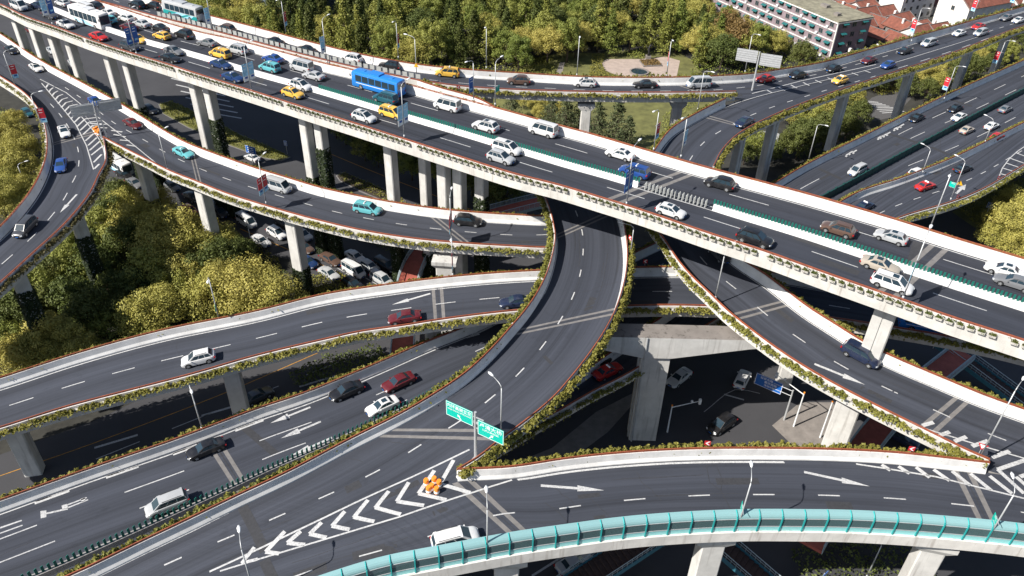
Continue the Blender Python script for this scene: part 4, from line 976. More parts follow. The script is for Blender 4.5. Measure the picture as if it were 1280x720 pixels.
LP = [
 (66, 31, zr, 8.5, mN, 'street lamp on the near rail by the white sedan', [(1, 'blue'), (-1, 'sky')]),
 (171, 68, zr, 8.5, mN, 'street lamp on the near rail by the dark grey car', [(1, 'blue'), (-1, 'blue')]),
 (315, 115, zr, 8.5, mN, 'street lamp on the near rail above the tall twin columns', [(1, 'sky'), (-1, 'sky')]),
 (505.5, 172, zr, 9, mN, 'street lamp on the near rail behind the yellow taxi van', [(1, 'sky'), (-1, 'sky')]),
 (783, 256, zr, 9, mN, 'street lamp on the near rail above the central curve', [(1, 'blue'), (-1, 'blue')]),
 (1128, 374, zr, 9, mN, 'street lamp on the near rail beside the white people carrier', [(1, 'sky'), (-1, 'sky')]),
 (1161, 289, zr, 9, mF, 'street lamp on the far rail above the silver hatchback', [(-1, 'sky')]),
 (817, 188, zr, 7, mF, 'street lamp on the far rail left of the loop ramp', [(-1, 'red')]),
 (851, 197, zr, 7, mF, 'street lamp on the far rail in front of the loop ramp', [(-1, 'sky')]),
 (592, 127, zr, 7.5, mF, 'street lamp on the far rail beside the white minibus', [(1, 'blue')]),
 (619, 132, zr, 8, mF + 180, 'street lamp on the far rail below the upper ramp', [(1, 'green')]),
 (409, 79, 25.5, 9, mN, 'street lamp on the dividing wall above the grey van', [(-1, 'sky')]),
 (267, 42, 26.5, 9, mN, 'street lamp on the dividing wall behind the coach', [(-1, 'sky')]),
 (358, 45, 25, 8, -100, 'street lamp at the park edge nearest the left', [(-1, 'red')]),
 (498, 73, 24, 8, -100, 'street lamp at the park edge above the black off roader', [(-1, 'red')]),
 (521, 99, 24, 8.5, 160, 'double headed lamp at the nose of the planted gore', None),
 (608, 86, 23, 9, -95, 'tall street lamp at the park edge right of the yellow taxi', None),
 (721, 95, 23, 8.5, -92, 'tall street lamp at the park edge left of the plaza', None),
 (833, 96, 23, 8, -92, 'street lamp at the park edge beside the plaza', [(-1, 'red')]),
 (931, 91, 22, 8.5, -60, 'tall street lamp beside the back of the large grey sign', None),
 (872, 138, 21.7, 8, -45, 'street lamp on the left rail of the loop', None),
 (1139, 52, 18.2, 8.5, -60, 'street lamp behind the flyover before the tiled roofs', [(-1, 'red')]),
 (1215, 24, 17.5, 8, -60, 'street lamp behind the flyover before the white house', [(-1, 'red')]),
 (1264, 13, 17.2, 8, -60, 'street lamp behind the flyover near the right corner', [(-1, 'red')]),
 (1010, 202, 9, 8.5, -48, 'street lamp on the highway rail under the flyover', None),
 (1180, 124, 9, 8.5, -48, 'street lamp on the highway rail beside the dark sedan', [(-1, 'red')]),
 (1242, 90, 9, 8.5, -48, 'street lamp on the highway rail furthest to the right', [(-1, 'red')]),
 (1153, 216, 9, 5.5, 130, 'short street lamp on the divider before the half hidden white car', None),
 (1231, 178, 9, 5.5, 130, 'short street lamp on the divider before the white sedan', None),
 (1188, 250, 9, 8.5, 130, 'street lamp on the outer rail of the slip lane', [(1, 'green')]),
 (20, 110, 16, 8, 40, 'street lamp on the left rail of the left ramp', [(1, 'red')]),
 (55, 166, 15.8, 8, 20, 'street lamp on the outside of the tight left ramp', [(1, 'red')]),
 (210, 213, 15.3, 7.5, 58, 'guyed street lamp on the near rail by the teal taxi', None),
 (333, 255, 14.8, 8.5, 70, 'street lamp on the near rail below the grey van', [(1, 'red'), (-1, 'red')]),
 (564, 302, 14.5, 8.5, 85, 'street lamp on the near rail by the black off roader', [(1, 'red'), (-1, 'red')]),
 (566, 345, 13.6, 7.5, -88, 'street lamp on the far rail of the middle ramp', [(1, 'red')]),
 (274, 400, 10.4, 8, -72, 'street lamp before the large golden tree', [(1, 'green')]),
 (253, 537, 9, 8, -60, 'street lamp on the far rail of the low highway', [(-1, 'red')]),
 (626, 545, 16.2, 8, 130, 'street lamp on the inner rail of the central curve', None),
 (788, 318, 19.2, 5.0, 170, 'short street lamp on the inner rail in the shade of the viaduct', None),
 (894, 374, 18.4, 8.5, 40, 'street lamp on the inner parapet of the right ramp', None),
 (1224, 573, 15.5, 11, 45, 'tall street lamp at the right hand gore nose', None),
 (609, 698, 15.1, 8, 95, 'street lamp on the noise barrier by the white van', None),
 (921, 664, 15.2, 8, 80, 'street lamp on the noise barrier, middle of the foreground ramp', [(1, 'green')]),
 (1232, 678, 15.2, 8, 75, 'street lamp on the noise barrier at the right', [(1, 'green')]),
 (318, 742, 12.8, 7.5, 110, 'street lamp rising from the bottom edge by the painted chevrons', None),
 (37, 246, 0, 8, 30, 'street lamp among the yellow green trees on the left', None),
 (317, 318, 0, 6.5, 120, 'thin street lamp beside the queueing cars', None),
 (1083, 722, 0, 7, 100, 'street lamp in the dark below the noise barrier', None),
]
for a in LP: lamp(*a[:6], banner=a[6], bh=(.26, .62) if a[6] and a[6][0][1] != 'green' else (.3, .42))

def text_mesh(txt, size, mat, name='lettering', z=0.0, sx=1.0):
    cu = bpy.data.curves.new(name, 'FONT'); cu.body = txt; cu.size = size; cu.align_x = 'CENTER'; cu.align_y = 'CENTER'; cu.extrude = 0.006
    o = bpy.data.objects.new(name, cu); col.objects.link(o)
    dg = bpy.context.evaluated_depsgraph_get(); dg.update()
    me = bpy.data.meshes.new_from_object(o.evaluated_get(dg)); bpy.data.objects.remove(o)
    me.materials.clear(); me.materials.append(M[mat]); me.transform(Matrix.Scale(sx, 4, (1, 0, 0))); return me
def board(root, w, h, x, z, face, lines, arrow=None, y=0.0, flip=False, border=True):
    """sign board in the root's XZ plane facing -Y"""
    mb = MB(); mb.box((x, y, z), (w, .06, h), 0)
    if border:
        for q in (((x, z + h / 2 - .05), (w - .04, .05)), ((x, z - h / 2 + .05), (w - .04, .05)), ((x - w / 2 + .05, z), (.05, h - .1)), ((x + w / 2 - .05, z), (.05, h - .1))):
            mb.box((q[0][0], y - .034, q[0][1]), (q[1][0], .012, q[1][1]), 1)
    o = mb.build('sign_board', [M[face], M['sign_white']], root)
    for txt, s, dx, dz, sx in lines:
        t = link('lettering', text_mesh(txt, s, 'sign_white', sx=sx), o, (x + dx, y - .045, z + dz)); t.rotation_euler = (R_(90), 0, 0)
    if arrow:
        dx, dz, an = arrow; mb = MB(); c, s = math.cos(an), math.sin(an)
        def q(a, b): return (x + dx + a * c - b * s, y - .045, z + dz + a * s + b * c)
        mb.poly([q(-.4, -.06), q(.1, -.06), q(.1, .06), q(-.4, .06)]); mb.poly([q(.05, -.2), q(.42, 0), q(.05, .2)]); mb.build('arrow', M['sign_white'], o)
    return o
# the two green guide signs at the gore
p = P(594, 576, D(15.0)); root = empty('guide_sign', p, R_(-30), 'two green guide boards with white lettering on a steel mast at the gore', 'road sign')
mb = MB(); mb.tube([(0, .12, -.3), (0, .12, 7.6)], [.2, .15], 10); mb.box((0, .12, .1), (.7, .7, .3)); mb.build('mast', M['steel'], root)
mb = MB()
for z in (6.9, 6.2): mb.box((-.3, .08, z), (2.8, .1, .12)); mb.box((.9, .08, z - .9), (2.2, .1, .12))
mb.build('bracket', M['steel'], root)
board(root, 3.5, 2.15, -2.0, 6.5, 'sign_green', [('内环高架立交', .58, 0, .55, .92), ('INNER RING RD INTERCHANGE', .26, 0, .05, .82)], (.0, -.6, R_(125)))
board(root, 3.3, 2.15, 2.05, 5.7, 'sign_green', [('卢浦大桥', .66, 0, .5, 1.1), ('LUPU BRIDGE', .34, 0, -.05, 1.0)], (.1, -.6, R_(50)))
# blue street sign on its cantilever
p = P(980, 525, 0); root = empty('street_sign', p, R_(-35), 'blue street direction sign on a grey cantilever mast', 'road sign')
mb = MB(); mb.tube([(0, 0, 0), (0, 0, 6.3)], [.16, .12], 8); mb.build('mast', M['steel'], root)
mb = MB(); mb.tube([(0, 0, 6.1), (-3, 0, 6.1)], .06); mb.tube([(0, 0, 5.1), (-3, 0, 5.1)], .06); mb.build('cantilever_arm', M['steel'], root)
board(root, 4.2, 2.2, -3.7, 5.6, 'sign_blue', [('延安东路', .5, -.4, .6, 1), ('重庆南路', .5, .3, .0, 1), ('淮海中路', .42, .2, -.6, 1)], None)
# backs of the two large boards over the left gore
p = P(131, 172, D(15.2)); root = empty('guide_sign', p, R_(28), 'backs of two large grey guide boards over the left gore', 'road sign')
mb = MB(); mb.tube([(-.5, 0, 0), (-.2, 0, 7.4)], .14, 8); mb.tube([(.4, 0, 0), (.2, 0, 7.4)], .14, 8)
for z in range(1, 7): mb.tube([(-.45, 0, z), (.35, 0, z + .8)], .05, 5)
mb.build('mast', M['steel'], root)
mb = MB()
for z in (5.4, 6.9): mb.box((0, 0, z), (6.4, .12, .12))
mb.build('cross_beam', M['steel'], root)
for x, z in ((-2.3, 6.0), (2.5, 6.2)):
    mb = MB(); mb.box((x, .1, z), (4.0, .08, 2.3), 0)
    for q in (-.8, -.3, .3, .8): mb.box((x, .04, z + q), (4.0, .06, .08), 1)
    mb.build('sign_board', [M['sign_back'], M['steel']], root)
p = P(940, 113, D(20.8)); root = empty('guide_sign', p, R_(-22), 'backs of two large grey guide boards over the upper right gore', 'road sign')
mb = MB(); mb.tube([(0, 0, 0), (0, 0, 8.2)], [.2, .14], 8); mb.build('mast', M['steel'], root)
for x, z in ((-2.4, 7.0), (2.4, 6.7)):
    mb = MB(); mb.box((x, .1, z), (4.2, .08, 2.5), 0)
    for q in (-.9, -.45, 0, .45, .9): mb.box((x, .04, z + q), (4.2, .05, .1), 1)
    mb.build('sign_board', [M['sign_back'], M['steel']], root)
p = P(958, 199, 0); root = empty('street_sign', p, R_(-20), 'grey back of a street sign below the loop', 'road sign')
mb = MB(); mb.tube([(1.6, 0, 0), (1.6, 0, 7)], .12, 8); mb.build('mast', M['steel'], root)
mb = MB(); mb.box((-.6, .1, 5.6), (4.2, .08, 3.0), 0)
for q in (-.8, 0, .8): mb.box((-.6, .04, 5.6 + q), (4.2, .06, .1), 1)
mb.build('sign_board', [M['sign_back'], M['steel']], root)
for px, py, z0, h, w, hh, rz, lab in ((317, 207, 0, 5.0, 3.0, 1.9, -25, 'blue direction sign above the hedge island'), (359, 193, 0, 3.6, .9, 1.3, -20, 'small blue sign at the tip of the hedge island'), (1166, 436, 0, 4, 2.4, .9, -30, 'small blue sign in the shade under the right ramp'), (1232, 270, 0, 3.4, 1.2, 1.4, -35, 'blue sign beside the verge below the slip lane'), (1024, 735, 0, 3, 1.4, .8, 40, 'blue arrow sign in the dark at the bottom edge')):
    p = P(px, py, z0); root = empty('street_sign', p, R_(rz), lab, 'road sign'); mb = MB(); mb.tube([(0, .08, 0), (0, .08, h)], .07, 6); mb.build('post', M['steel'], root)
    board(root, w, hh, 0, h - hh / 2, 'sign_blue', [], None)
    mb = MB()
    for k in range(3 if hh > 1 else 1): mb.box((0, -.06, h - hh * (.25 + .25 * k)), (w * .6, .01, hh * .09))
    mb.build('symbol', M['sign_white'], root)
# small warning signs
def tri_sign(px, py, z, rz, lab, face='sign_white', rim='red', s=.55, h=1.9, down=True):
    p = P(px, py, D(z)); root = empty('warning_sign', p, R_(rz), lab, 'road sign'); mb = MB(); mb.tube([(0, .06, 0), (0, .06, h)], .04, 6); mb.build('post', M['steel'], root)
    sg = -1 if down else 1; mb = MB()
    for k, sc, y in ((0, 1.0, 0), (1, .62, -.02)):
        t = [(-s * sc, y, h - sg * s * .55 * sc), (s * sc, y, h - sg * s * .55 * sc), (0, y, h + sg * s * 1.1 * sc)]
        mb.poly(t if not down else t[::-1], k); mb.poly([(a, y + .015, c) for a, b, c in t], k)
    mb.build('sign_plate', [M[rim], M[face]], root)
tri_sign(1221, 572, 15.5, -30, 'red and white give way triangle at the right hand gore nose')
tri_sign(521, 98, 24.2, -10, 'small yellow warning triangle at the planted gore', 'yellow', 'yellow', .5, 2.6, False)
tri_sign(1192, 249, 9, -20, 'yellow warning triangle on the slip lane rail', 'yellow', 'yellow', .6, 3.4, False)
def chev_sign(px, py, z, rz, lab):
    p = P(px, py, D(z)); root = empty('chevron_sign', p, R_(rz), lab, 'road sign'); mb = MB(); mb.tube([(0, .06, 0), (0, .06, .7)], .04, 6); mb.build('post', M['steel'], root)
    mb = MB(); mb.box((0, 0, .8), (.7, .03, .7), 0); mb.poly([(-.25, -.02, .8), (.1, -.02, 1.1), (.3, -.02, 1.1), (-.02, -.02, .8)], 1); mb.poly([(-.25, -.02, .8), (-.02, -.02, .8), (.3, -.02, .5), (.1, -.02, .5)], 1)
    mb.build('sign_plate', [M['red'], M['sign_white']], root)
for a in ((883, 560, 15.7, -5, 'red and white chevron board above the middle of the foreground barrier'), (1137, 567, 15.7, -10, 'red and white chevron board near the right hand gore'), (787, 303, 19.5, -60, 'red chevron board on the inner rail of the central curve'), (806, 332, 14.2, 0, 'red chevron board on the shaded middle ramp'), (573, 114, 24.2, 20, 'red chevron board in the planted gore by the minibus'), (1196, 250, 9, 30, 'red and white chevron board where the slip lane hatching starts'), (1247, 226, 9, 30, 'small red board at the start of the slip lane hatching')): chev_sign(*a)
# crash barrels
def barrel(): 
    m1, m2 = MB(), MB(); m1.tube([(0, 0, 0), (0, 0, .12), (0, 0, .5), (0, 0, .85), (0, 0, .95)], [.36, .38, .36, .34, .30], 14)
    m2.tube([(0, 0, .14), (0, 0, .46)], [.388, .372], 14, cap=False); return m1.mesh('barrel', M['orange'], False), m2.mesh('stripe', M['sign_white'])
b1, b2 = barrel()
for zr_, pts, lab, grp in ((curve, [(533, 606), (543, 603.5), (540, 612), (549, 607.5), (536, 615), (546, 616)], 'orange crash barrel with a white stripe in the cluster on the chevrons', 'orange crash barrels on the chevron gore'), (left2, [(119, 165), (122, 163.5), (125, 166), (121, 168), (124, 169)], 'orange crash barrel at the left gore', 'orange crash barrels at the left gore')):
    for x, y in pts:
        q = zr_.at(x, y); o = tag(link('crash_barrel', b1, None, q + Vector((0, 0, .02))), lab, 'crash barrel', grp); o.scale = (.85, .85, .95); link('stripe', b2, o)
# traffic signal masts in the plaza
for px, py, h, an, L, lab in ((992, 533, 7.0, 128, 5, 'slim white signal mast with an orange cap on the paved refuge'), (1025, 547, 7.5, 60, 3, 'signal mast with lattice panels beside the sunlit pier'), (834, 540, 5.5, 15, 4.5, 'signal arm reaching over the dark junction')):
    p = P(px, py, 0); root = empty('signal_mast', p, R_(an), lab, 'signal mast'); mb = MB(); mb.tube([(0, 0, 0), (0, 0, h)], [.14, .09], 8); mb.build('mast', M['lampwhite'], root)
    mb = MB(); mb.tube([(0, 0, h - .3), (L, 0, h)], [.08, .05], 6); mb.build('arm', M['lampwhite'], root)
    mb = MB(); mb.box((L, 0, h - .1), (.35, .3, 1.0)); mb.box((L * .7, 0, h + .2), (.3, .25, .35)); mb.build('signal_head', M['lampwhite'], root)
    mb = MB(); mb.tube([(0, 0, h - .05), (0, 0, h + .2)], .13, 8); mb.build('cap', M['orange'], root)

# ------------------------------------------------------------------ vehicles
def interp(t, x):
    if x <= t[0][0]: return t[0][1]
    for (a, b), (c, d) in zip(t[:-1], t[1:]):
        if x <= c: return b + (d - b) * (x - a) / (c - a)
    return t[-1][1]
SPEC = {  # length, width, height, top profile (rear -> front), belt ring (rear, front), roof ring (rear, front), wheelbase, wheel radius, belt height
 'sedan': (4.75, 1.82, 1.46, [(-2.375, .55), (-2.33, .82), (-2.2, .98), (-1.5, 1.03), (.8, .98), (1.1, .95), (2.0, .80), (2.28, .66), (2.375, .48)], (-1.72, 1.15), (-.98, .32), 2.75, .33, .95),
 'hatch': (4.4, 1.82, 1.52, [(-2.2, .6), (-2.16, .9), (-2.05, 1.02), (-1.5, 1.05), (.9, 1.0), (1.15, .97), (1.9, .84), (2.12, .68), (2.2, .5)], (-2.0, 1.18), (-1.45, .3), 2.65, .33, .97),
 'suv': (4.7, 1.9, 1.70, [(-2.35, .62), (-2.32, .92), (-2.22, 1.06), (-1.5, 1.10), (.9, 1.06), (1.2, 1.03), (2.0, .92), (2.25, .76), (2.35, .5)], (-2.15, 1.32), (-1.62, .36), 2.8, .38, 1.03),
 'mpv': (4.95, 1.85, 1.78, [(-2.475, .65), (-2.44, 1.0), (-2.4, 1.1), (-1.5, 1.12), (1.2, 1.08), (1.55, 1.04), (2.2, .86), (2.42, .68), (2.475, .5)], (-2.38, 1.6), (-2.05, .72), 2.95, .34, 1.05),
 'van': (5.1, 1.86, 2.15, [(-2.55, .7), (-2.53, 1.1), (-2.5, 1.18), (-1.5, 1.2), (1.6, 1.18), (2.0, 1.12), (2.35, .98), (2.5, .78), (2.55, .5)], (-2.49, 2.12), (-2.38, 1.35), 2.9, .34, 1.15),
}
_vm = {}
def vehicle_meshes(kind):
    if kind in _vm: return _vm[kind]
    L, Wd, H, top, belt, roof, wb, wr, bh = SPEC[kind]
    w = Wd / 2; mb = MB(); xs = [L / 2 * q for q in (-1, -.985, -.94, -.86, -.7, -.5, -.25, 0, .25, .42, .5, .66, .8, .9, .96, .99, 1)]
    rows = []
    for x in xs:
        e = abs(x) / (L / 2); ww = w * (1 - .30 * max(0, (e - .80) / .2) ** 2.2); zt = interp(top, x); zb = .24 + .10 * max(0, (e - .85) / .15)
        zb = min(zb, zt - .12); zm = zb + (zt - zb) * .55
        half = [(0, zb), (ww * .86, zb), (ww * .97, zb + .08), (ww, zm), (ww * .985, zm + (zt - zm) * .55), (ww * .94, zt - .03), (ww * .80, zt + .015), (ww * .4, zt + .04), (0, zt + .05)]
        rows.append([(x, y, z) for y, z in half] + [(x, -y, z) for y, z in half[-2:0:-1]])
    k = len(rows[0])
    for r in rows: mb.v += r
    for i in range(len(rows) - 1):
        for j in range(k):
            mb.f.append((i * k + j, (i + 1) * k + j, (i + 1) * k + (j + 1) % k, i * k + (j + 1) % k)); mb.m.append(1 if j in (0, k - 1) else 0)
    mb.f.append(tuple(range(k))); mb.m.append(0); mb.f.append(tuple((len(rows) - 1) * k + j for j in range(k))[::-1]); mb.m.append(0)
    # greenhouse
    bw, rw = w * .91, w * {'sedan': .70, 'hatch': .70, 'suv': .72, 'mpv': .78, 'van': .83}[kind]; zb = bh - .04; zr = H
    base = [Vector((belt[0], -bw * .93, zb)), Vector((belt[1], -bw * .93, zb)), Vector((belt[1], bw * .93, zb)), Vector((belt[0], bw * .93, zb))]
    rf = [Vector((roof[0], -rw, zr - .05)), Vector((roof[1], -rw, zr - .05)), Vector((roof[1], rw, zr - .05)), Vector((roof[0], rw, zr - .05))]
    midb = Vector(((belt[0] + belt[1]) / 2, 0, 0))
    # roof as a gently crowned grid
    b0 = len(mb.v); N = 6
    ring = []
    for v in base: mb.v.append(tuple(v))
    for v in rf: mb.v.append(tuple(v))
    for i in range(4):
        j = (i + 1) % 4; mb.f.append((b0 + i, b0 + j, b0 + 4 + j, b0 + 4 + i)); mb.m.append(0)
    g0 = len(mb.v)
    for i in range(N + 1):
        for j in range(5):
            a = rf[0].lerp(rf[1], i / N); b = rf[3].lerp(rf[2], i / N); p = a.lerp(b, j / 4)
            cr = .06 * (1 - (2 * i / N - 1) ** 2) + .05 * (1 - (2 * j / 4 - 1) ** 2); mb.v.append((p.x, p.y, p.z + cr))
    for i in range(N):
        for j in range(4):
            q = g0 + i * 5 + j; mb.f.append((q, q + 5, q + 6, q + 1)); mb.m.append(0)
    for sx in (-1, 1):         # wheel arches, bumper and grille trim
        for sy in (-1, 1):
            c = Vector((sx * wb / 2 - (.02 if kind != 'van' else .0), sy * (w + .004), wr)); r = wr + .07; n = 14; bb = len(mb.v)
            mb.v.append(tuple(c))
            for t in range(n + 1):
                a = math.pi * t / n; mb.v.append((c.x + r * math.cos(a), c.y, c.z + r * math.sin(a)))
            mb.v.append((c.x - r, c.y, .24)); mb.v.append((c.x + r, c.y, .24))
            mb.f.append(tuple([bb + 1 + t for t in range(n + 1)] + [bb + n + 2, bb + n + 3])); mb.m.append(1)
    mb.box((L / 2 - .03, 0, .44), (.08, w * 1.0, .14), 1); mb.box((-L / 2 + .03, 0, .42), (.08, w * 1.1, .12), 1); mb.box((L / 2 - .02, 0, .60), (.09, w * .7, .10), 1)
    mb.box((L / 2 + .02, 0, .46), (.02, .44, .13), 2); mb.box((-L / 2 - .02, 0, .62), (.02, .44, .13), 2)
    for sy in (-1, 1): mb.box((belt[1] - .45, sy * (w + .07), bh + .04), (.14, .2, .13), 0)
    if kind in ('suv', 'mpv', 'van'):
        for sy in (-1, 1): mb.box(((roof[0] + roof[1]) / 2, sy * (rw - .08), zr + .06), ((roof[1] - roof[0]) * .8, .04, .04), 1)
    body = mb.mesh('body', [M['car'], M['dark'], M['sign_blue']])
    bm = bmesh.new(); bm.from_mesh(body); bmesh.ops.recalc_face_normals(bm, faces=bm.faces); bm.to_mesh(body); bm.free(); smooth_by_angle(body, 38)
    def pane(a, b, c, d, mu=(.06, .94), mv=(.1, .93), off=.012):
        def at(u, v): return a.lerp(b, u).lerp(d.lerp(c, u), v)
        n_ = (b - a).cross(d - a).normalized() * off
        if (a + b + c + d).dot(Vector((n_.x, n_.y, 0))) - 4 * midb.x * n_.x < 0: n_ = -n_
        return [at(mu[0], mv[0]) + n_, at(mu[1], mv[0]) + n_, at(mu[1], mv[1]) + n_, at(mu[0], mv[1]) + n_]
    ws = MB(); ws.poly(pane(base[1], base[2], rf[2], rf[1], (.07, .93), (.10, .97)))
    rw_ = MB(); rw_.poly(pane(base[3], base[0], rf[0], rf[3], (.09, .91), (.14 if kind != 'van' else .1, .93)))
    sw = []
    cuts = {'sedan': [(.13, .50), (.53, .86)], 'hatch': [(.06, .32), (.34, .62), (.65, .93)], 'suv': [(.05, .30), (.33, .60), (.63, .92)], 'mpv': [(.04, .30), (.33, .62), (.65, .92)], 'van': [(.03, .30), (.33, .66), (.69, .93)]}[kind]
    for s in (0, 1):
        m_ = MB()
        for u0, u1 in cuts:
            A, B, C_, D = (base[0], base[1], rf[1], rf[0]) if s == 0 else (base[3], base[2], rf[2], rf[3])
            m_.poly(pane(A, B, C_, D, (u0, u1), (.12, .92)))
        sw.append(m_.mesh('side_windows', M['glass']))
    wh = MB()
    for x, mi in ((0, 0),):
        n = 18; prof = [(wr * .62, -.10), (wr * .97, -.11), (wr, -.07), (wr, .07), (wr * .97, .11), (wr * .66, .115)]
        bb = len(wh.v)
        for r, y in prof:
            for t in range(n): wh.v.append((r * math.cos(2 * math.pi * t / n), y, r * math.sin(2 * math.pi * t / n)))
        for i in range(len(prof) - 1):
            for t in range(n): wh.f.append((bb + i * n + t, bb + i * n + (t + 1) % n, bb + (i + 1) * n + (t + 1) % n, bb + (i + 1) * n + t)); wh.m.append(0)
        for i in (0, len(prof) - 1): wh.f.append(tuple(bb + i * n + t for t in range(n))); wh.m.append(0)
    rim = MB()
    for sgn in (-1, 1):
        y = sgn * .122; bb = len(rim.v)
        for r in (.10, wr * .30, wr * .64):
            for t in range(15): rim.v.append((r * math.cos(2 * math.pi * t / 15), y + (0.01 * sgn if r < .2 else 0), r * math.sin(2 * math.pi * t / 15)))
        rim.f.append(tuple(bb + t for t in range(15))); rim.m.append(0)
        for i in range(2):
            for t in range(15):
                if i == 1 and t % 3 == 2: continue
                rim.f.append((bb + i * 15 + t, bb + i * 15 + (t + 1) % 15, bb + (i + 1) * 15 + (t + 1) % 15, bb + (i + 1) * 15 + t)); rim.m.append(0)
    hl, tl = [], []
    zt = interp(top, L / 2 * .93); zq = interp(top, -L / 2 * .96)
    for sy in (-1, 1):
        a = MB(); a.add([(L / 2 * .90, sy * w * .90, zt - .17), (L / 2 * .97, sy * w * .60, zt - .22), (L / 2 * .97, sy * w * .60, zt - .06), (L / 2 * .88, sy * w * .90, zt - .01), (L / 2 * .93 + .06, sy * w * .885, zt - .17), (L / 2 + .015, sy * w * .56, zt - .22), (L / 2 - .02, sy * w * .56, zt - .07), (L / 2 * .92, sy * w * .86, zt + .0)], [(0, 1, 2, 3), (4, 5, 6, 7), (0, 1, 5, 4), (1, 2, 6, 5), (2, 3, 7, 6), (3, 0, 4, 7)]); hl.append(a.mesh('headlight', M['lampglass']))
        b = MB(); b.box((-L / 2 * .965, sy * w * .80, zq - .18), (.18, .34, .16)); tl.append(b.mesh('taillight', M['tail']))
    sun_ = MB(); sun_.poly([(roof[1] - .25, -rw * .55, zr + .068), (roof[1] - .25, rw * .55, zr + .068), (roof[1] - .95, rw * .55, zr + .085), (roof[1] - .95, -rw * .55, zr + .085)])
    _vm[kind] = dict(body=body, ws=ws.mesh('windshield', M['glass']), rw=rw_.mesh('rear_window', M['glass']), sw=sw, wheel=wh.mesh('tyre', M['tyre']), rim=rim.mesh('rim', M['rim']), hl=hl, tl=tl, sun=sun_.mesh('sunroof', M['glass']), wb=wb, wr=wr, w=w, H=H, roofx=(roof[0] + roof[1]) / 2)
    return _vm[kind]
sg = MB(); sg.add([(-.14, -.42, 0), (.14, -.42, 0), (.14, .42, 0), (-.14, .42, 0), (-.05, -.38, .16), (.05, -.38, .16), (.05, .38, .16), (-.05, .38, .16)], [(3, 2, 1, 0), (4, 5, 6, 7), (0, 1, 5, 4), (1, 2, 6, 5), (2, 3, 7, 6), (3, 0, 4, 7)])
taxi_me = sg.mesh('roof_sign', M['sign_white'])
COL = {'white': (.62, .62, .62), 'black': (.012, .012, .014), 'silver': (.42, .43, .44), 'grey': (.16, .165, .175), 'dgrey': (.05, .052, .058), 'navy': (.012, .02, .05), 'blue': (.015, .06, .24), 'sblue': (.01, .035, .12), 'yellow': (.74, .44, .07), 'red': (.46, .02, .018), 'maroon': (.10, .01, .014), 'teal': (.12, .42, .46), 'brown': (.10, .06, .045), 'beige': (.42, .37, .31), 'dteal': (.015, .09, .12)}
CAT = {'sedan': 'car', 'hatch': 'car', 'suv': 'car', 'mpv': 'minivan', 'van': 'van'}
NAME = {'sedan': 'sedan_car', 'hatch': 'hatchback_car', 'suv': 'off_roader', 'mpv': 'people_carrier', 'van': 'minibus'}
def car(kind, c, p, head, label, taxi=False, sun=False, roofc=None, group=None):
    v = vehicle_meshes(kind); root = empty(NAME[kind], p, math.atan2(head.y, head.x), label, 'taxi' if taxi else CAT[kind], group)
    tilt = math.atan2(-head.z, math.hypot(head.x, head.y)); root.rotation_euler = (0, tilt, math.atan2(head.y, head.x))
    cc = COL[c]; k = random.uniform(.93, 1.05); s = random.uniform(.97, 1.03); root.scale = (s, s, s * random.uniform(.98, 1.03))
    b = link('body', v['body'], root); b.color = (cc[0] * k, cc[1] * k, cc[2] * k, 1)
    link('windshield', v['ws'], root); link('rear_window', v['rw'], root)
    for m_ in v['sw']: link('side_windows', m_, root)
    for sx in (-1, 1):
        for sy in (-1, 1):
            o = link('wheel', v['wheel'], root, (sx * v['wb'] / 2, sy * (v['w'] - .085), v['wr'])); link('rim', v['rim'], o)
    for m_ in v['hl']: link('headlight', m_, root)
    for m_ in v['tl']: link('taillight', m_, root)
    if taxi: link('roof_sign', taxi_me, root, (v['roofx'] + .3, 0, v['H'] + .04))
    if sun: link('sunroof', v['sun'], root)
    return root
def on(road, px, py, sgn, kind):
    h = SPEC[kind][2] * .48 if kind in SPEC else 1.5
    p = road.at(px, py, h); t = road.tangent(p); p = road.surf(p); p.z += .012; return p, t * sgn
near = 'in the near carriageway of the main viaduct'; far = 'in the far carriageway of the main viaduct'
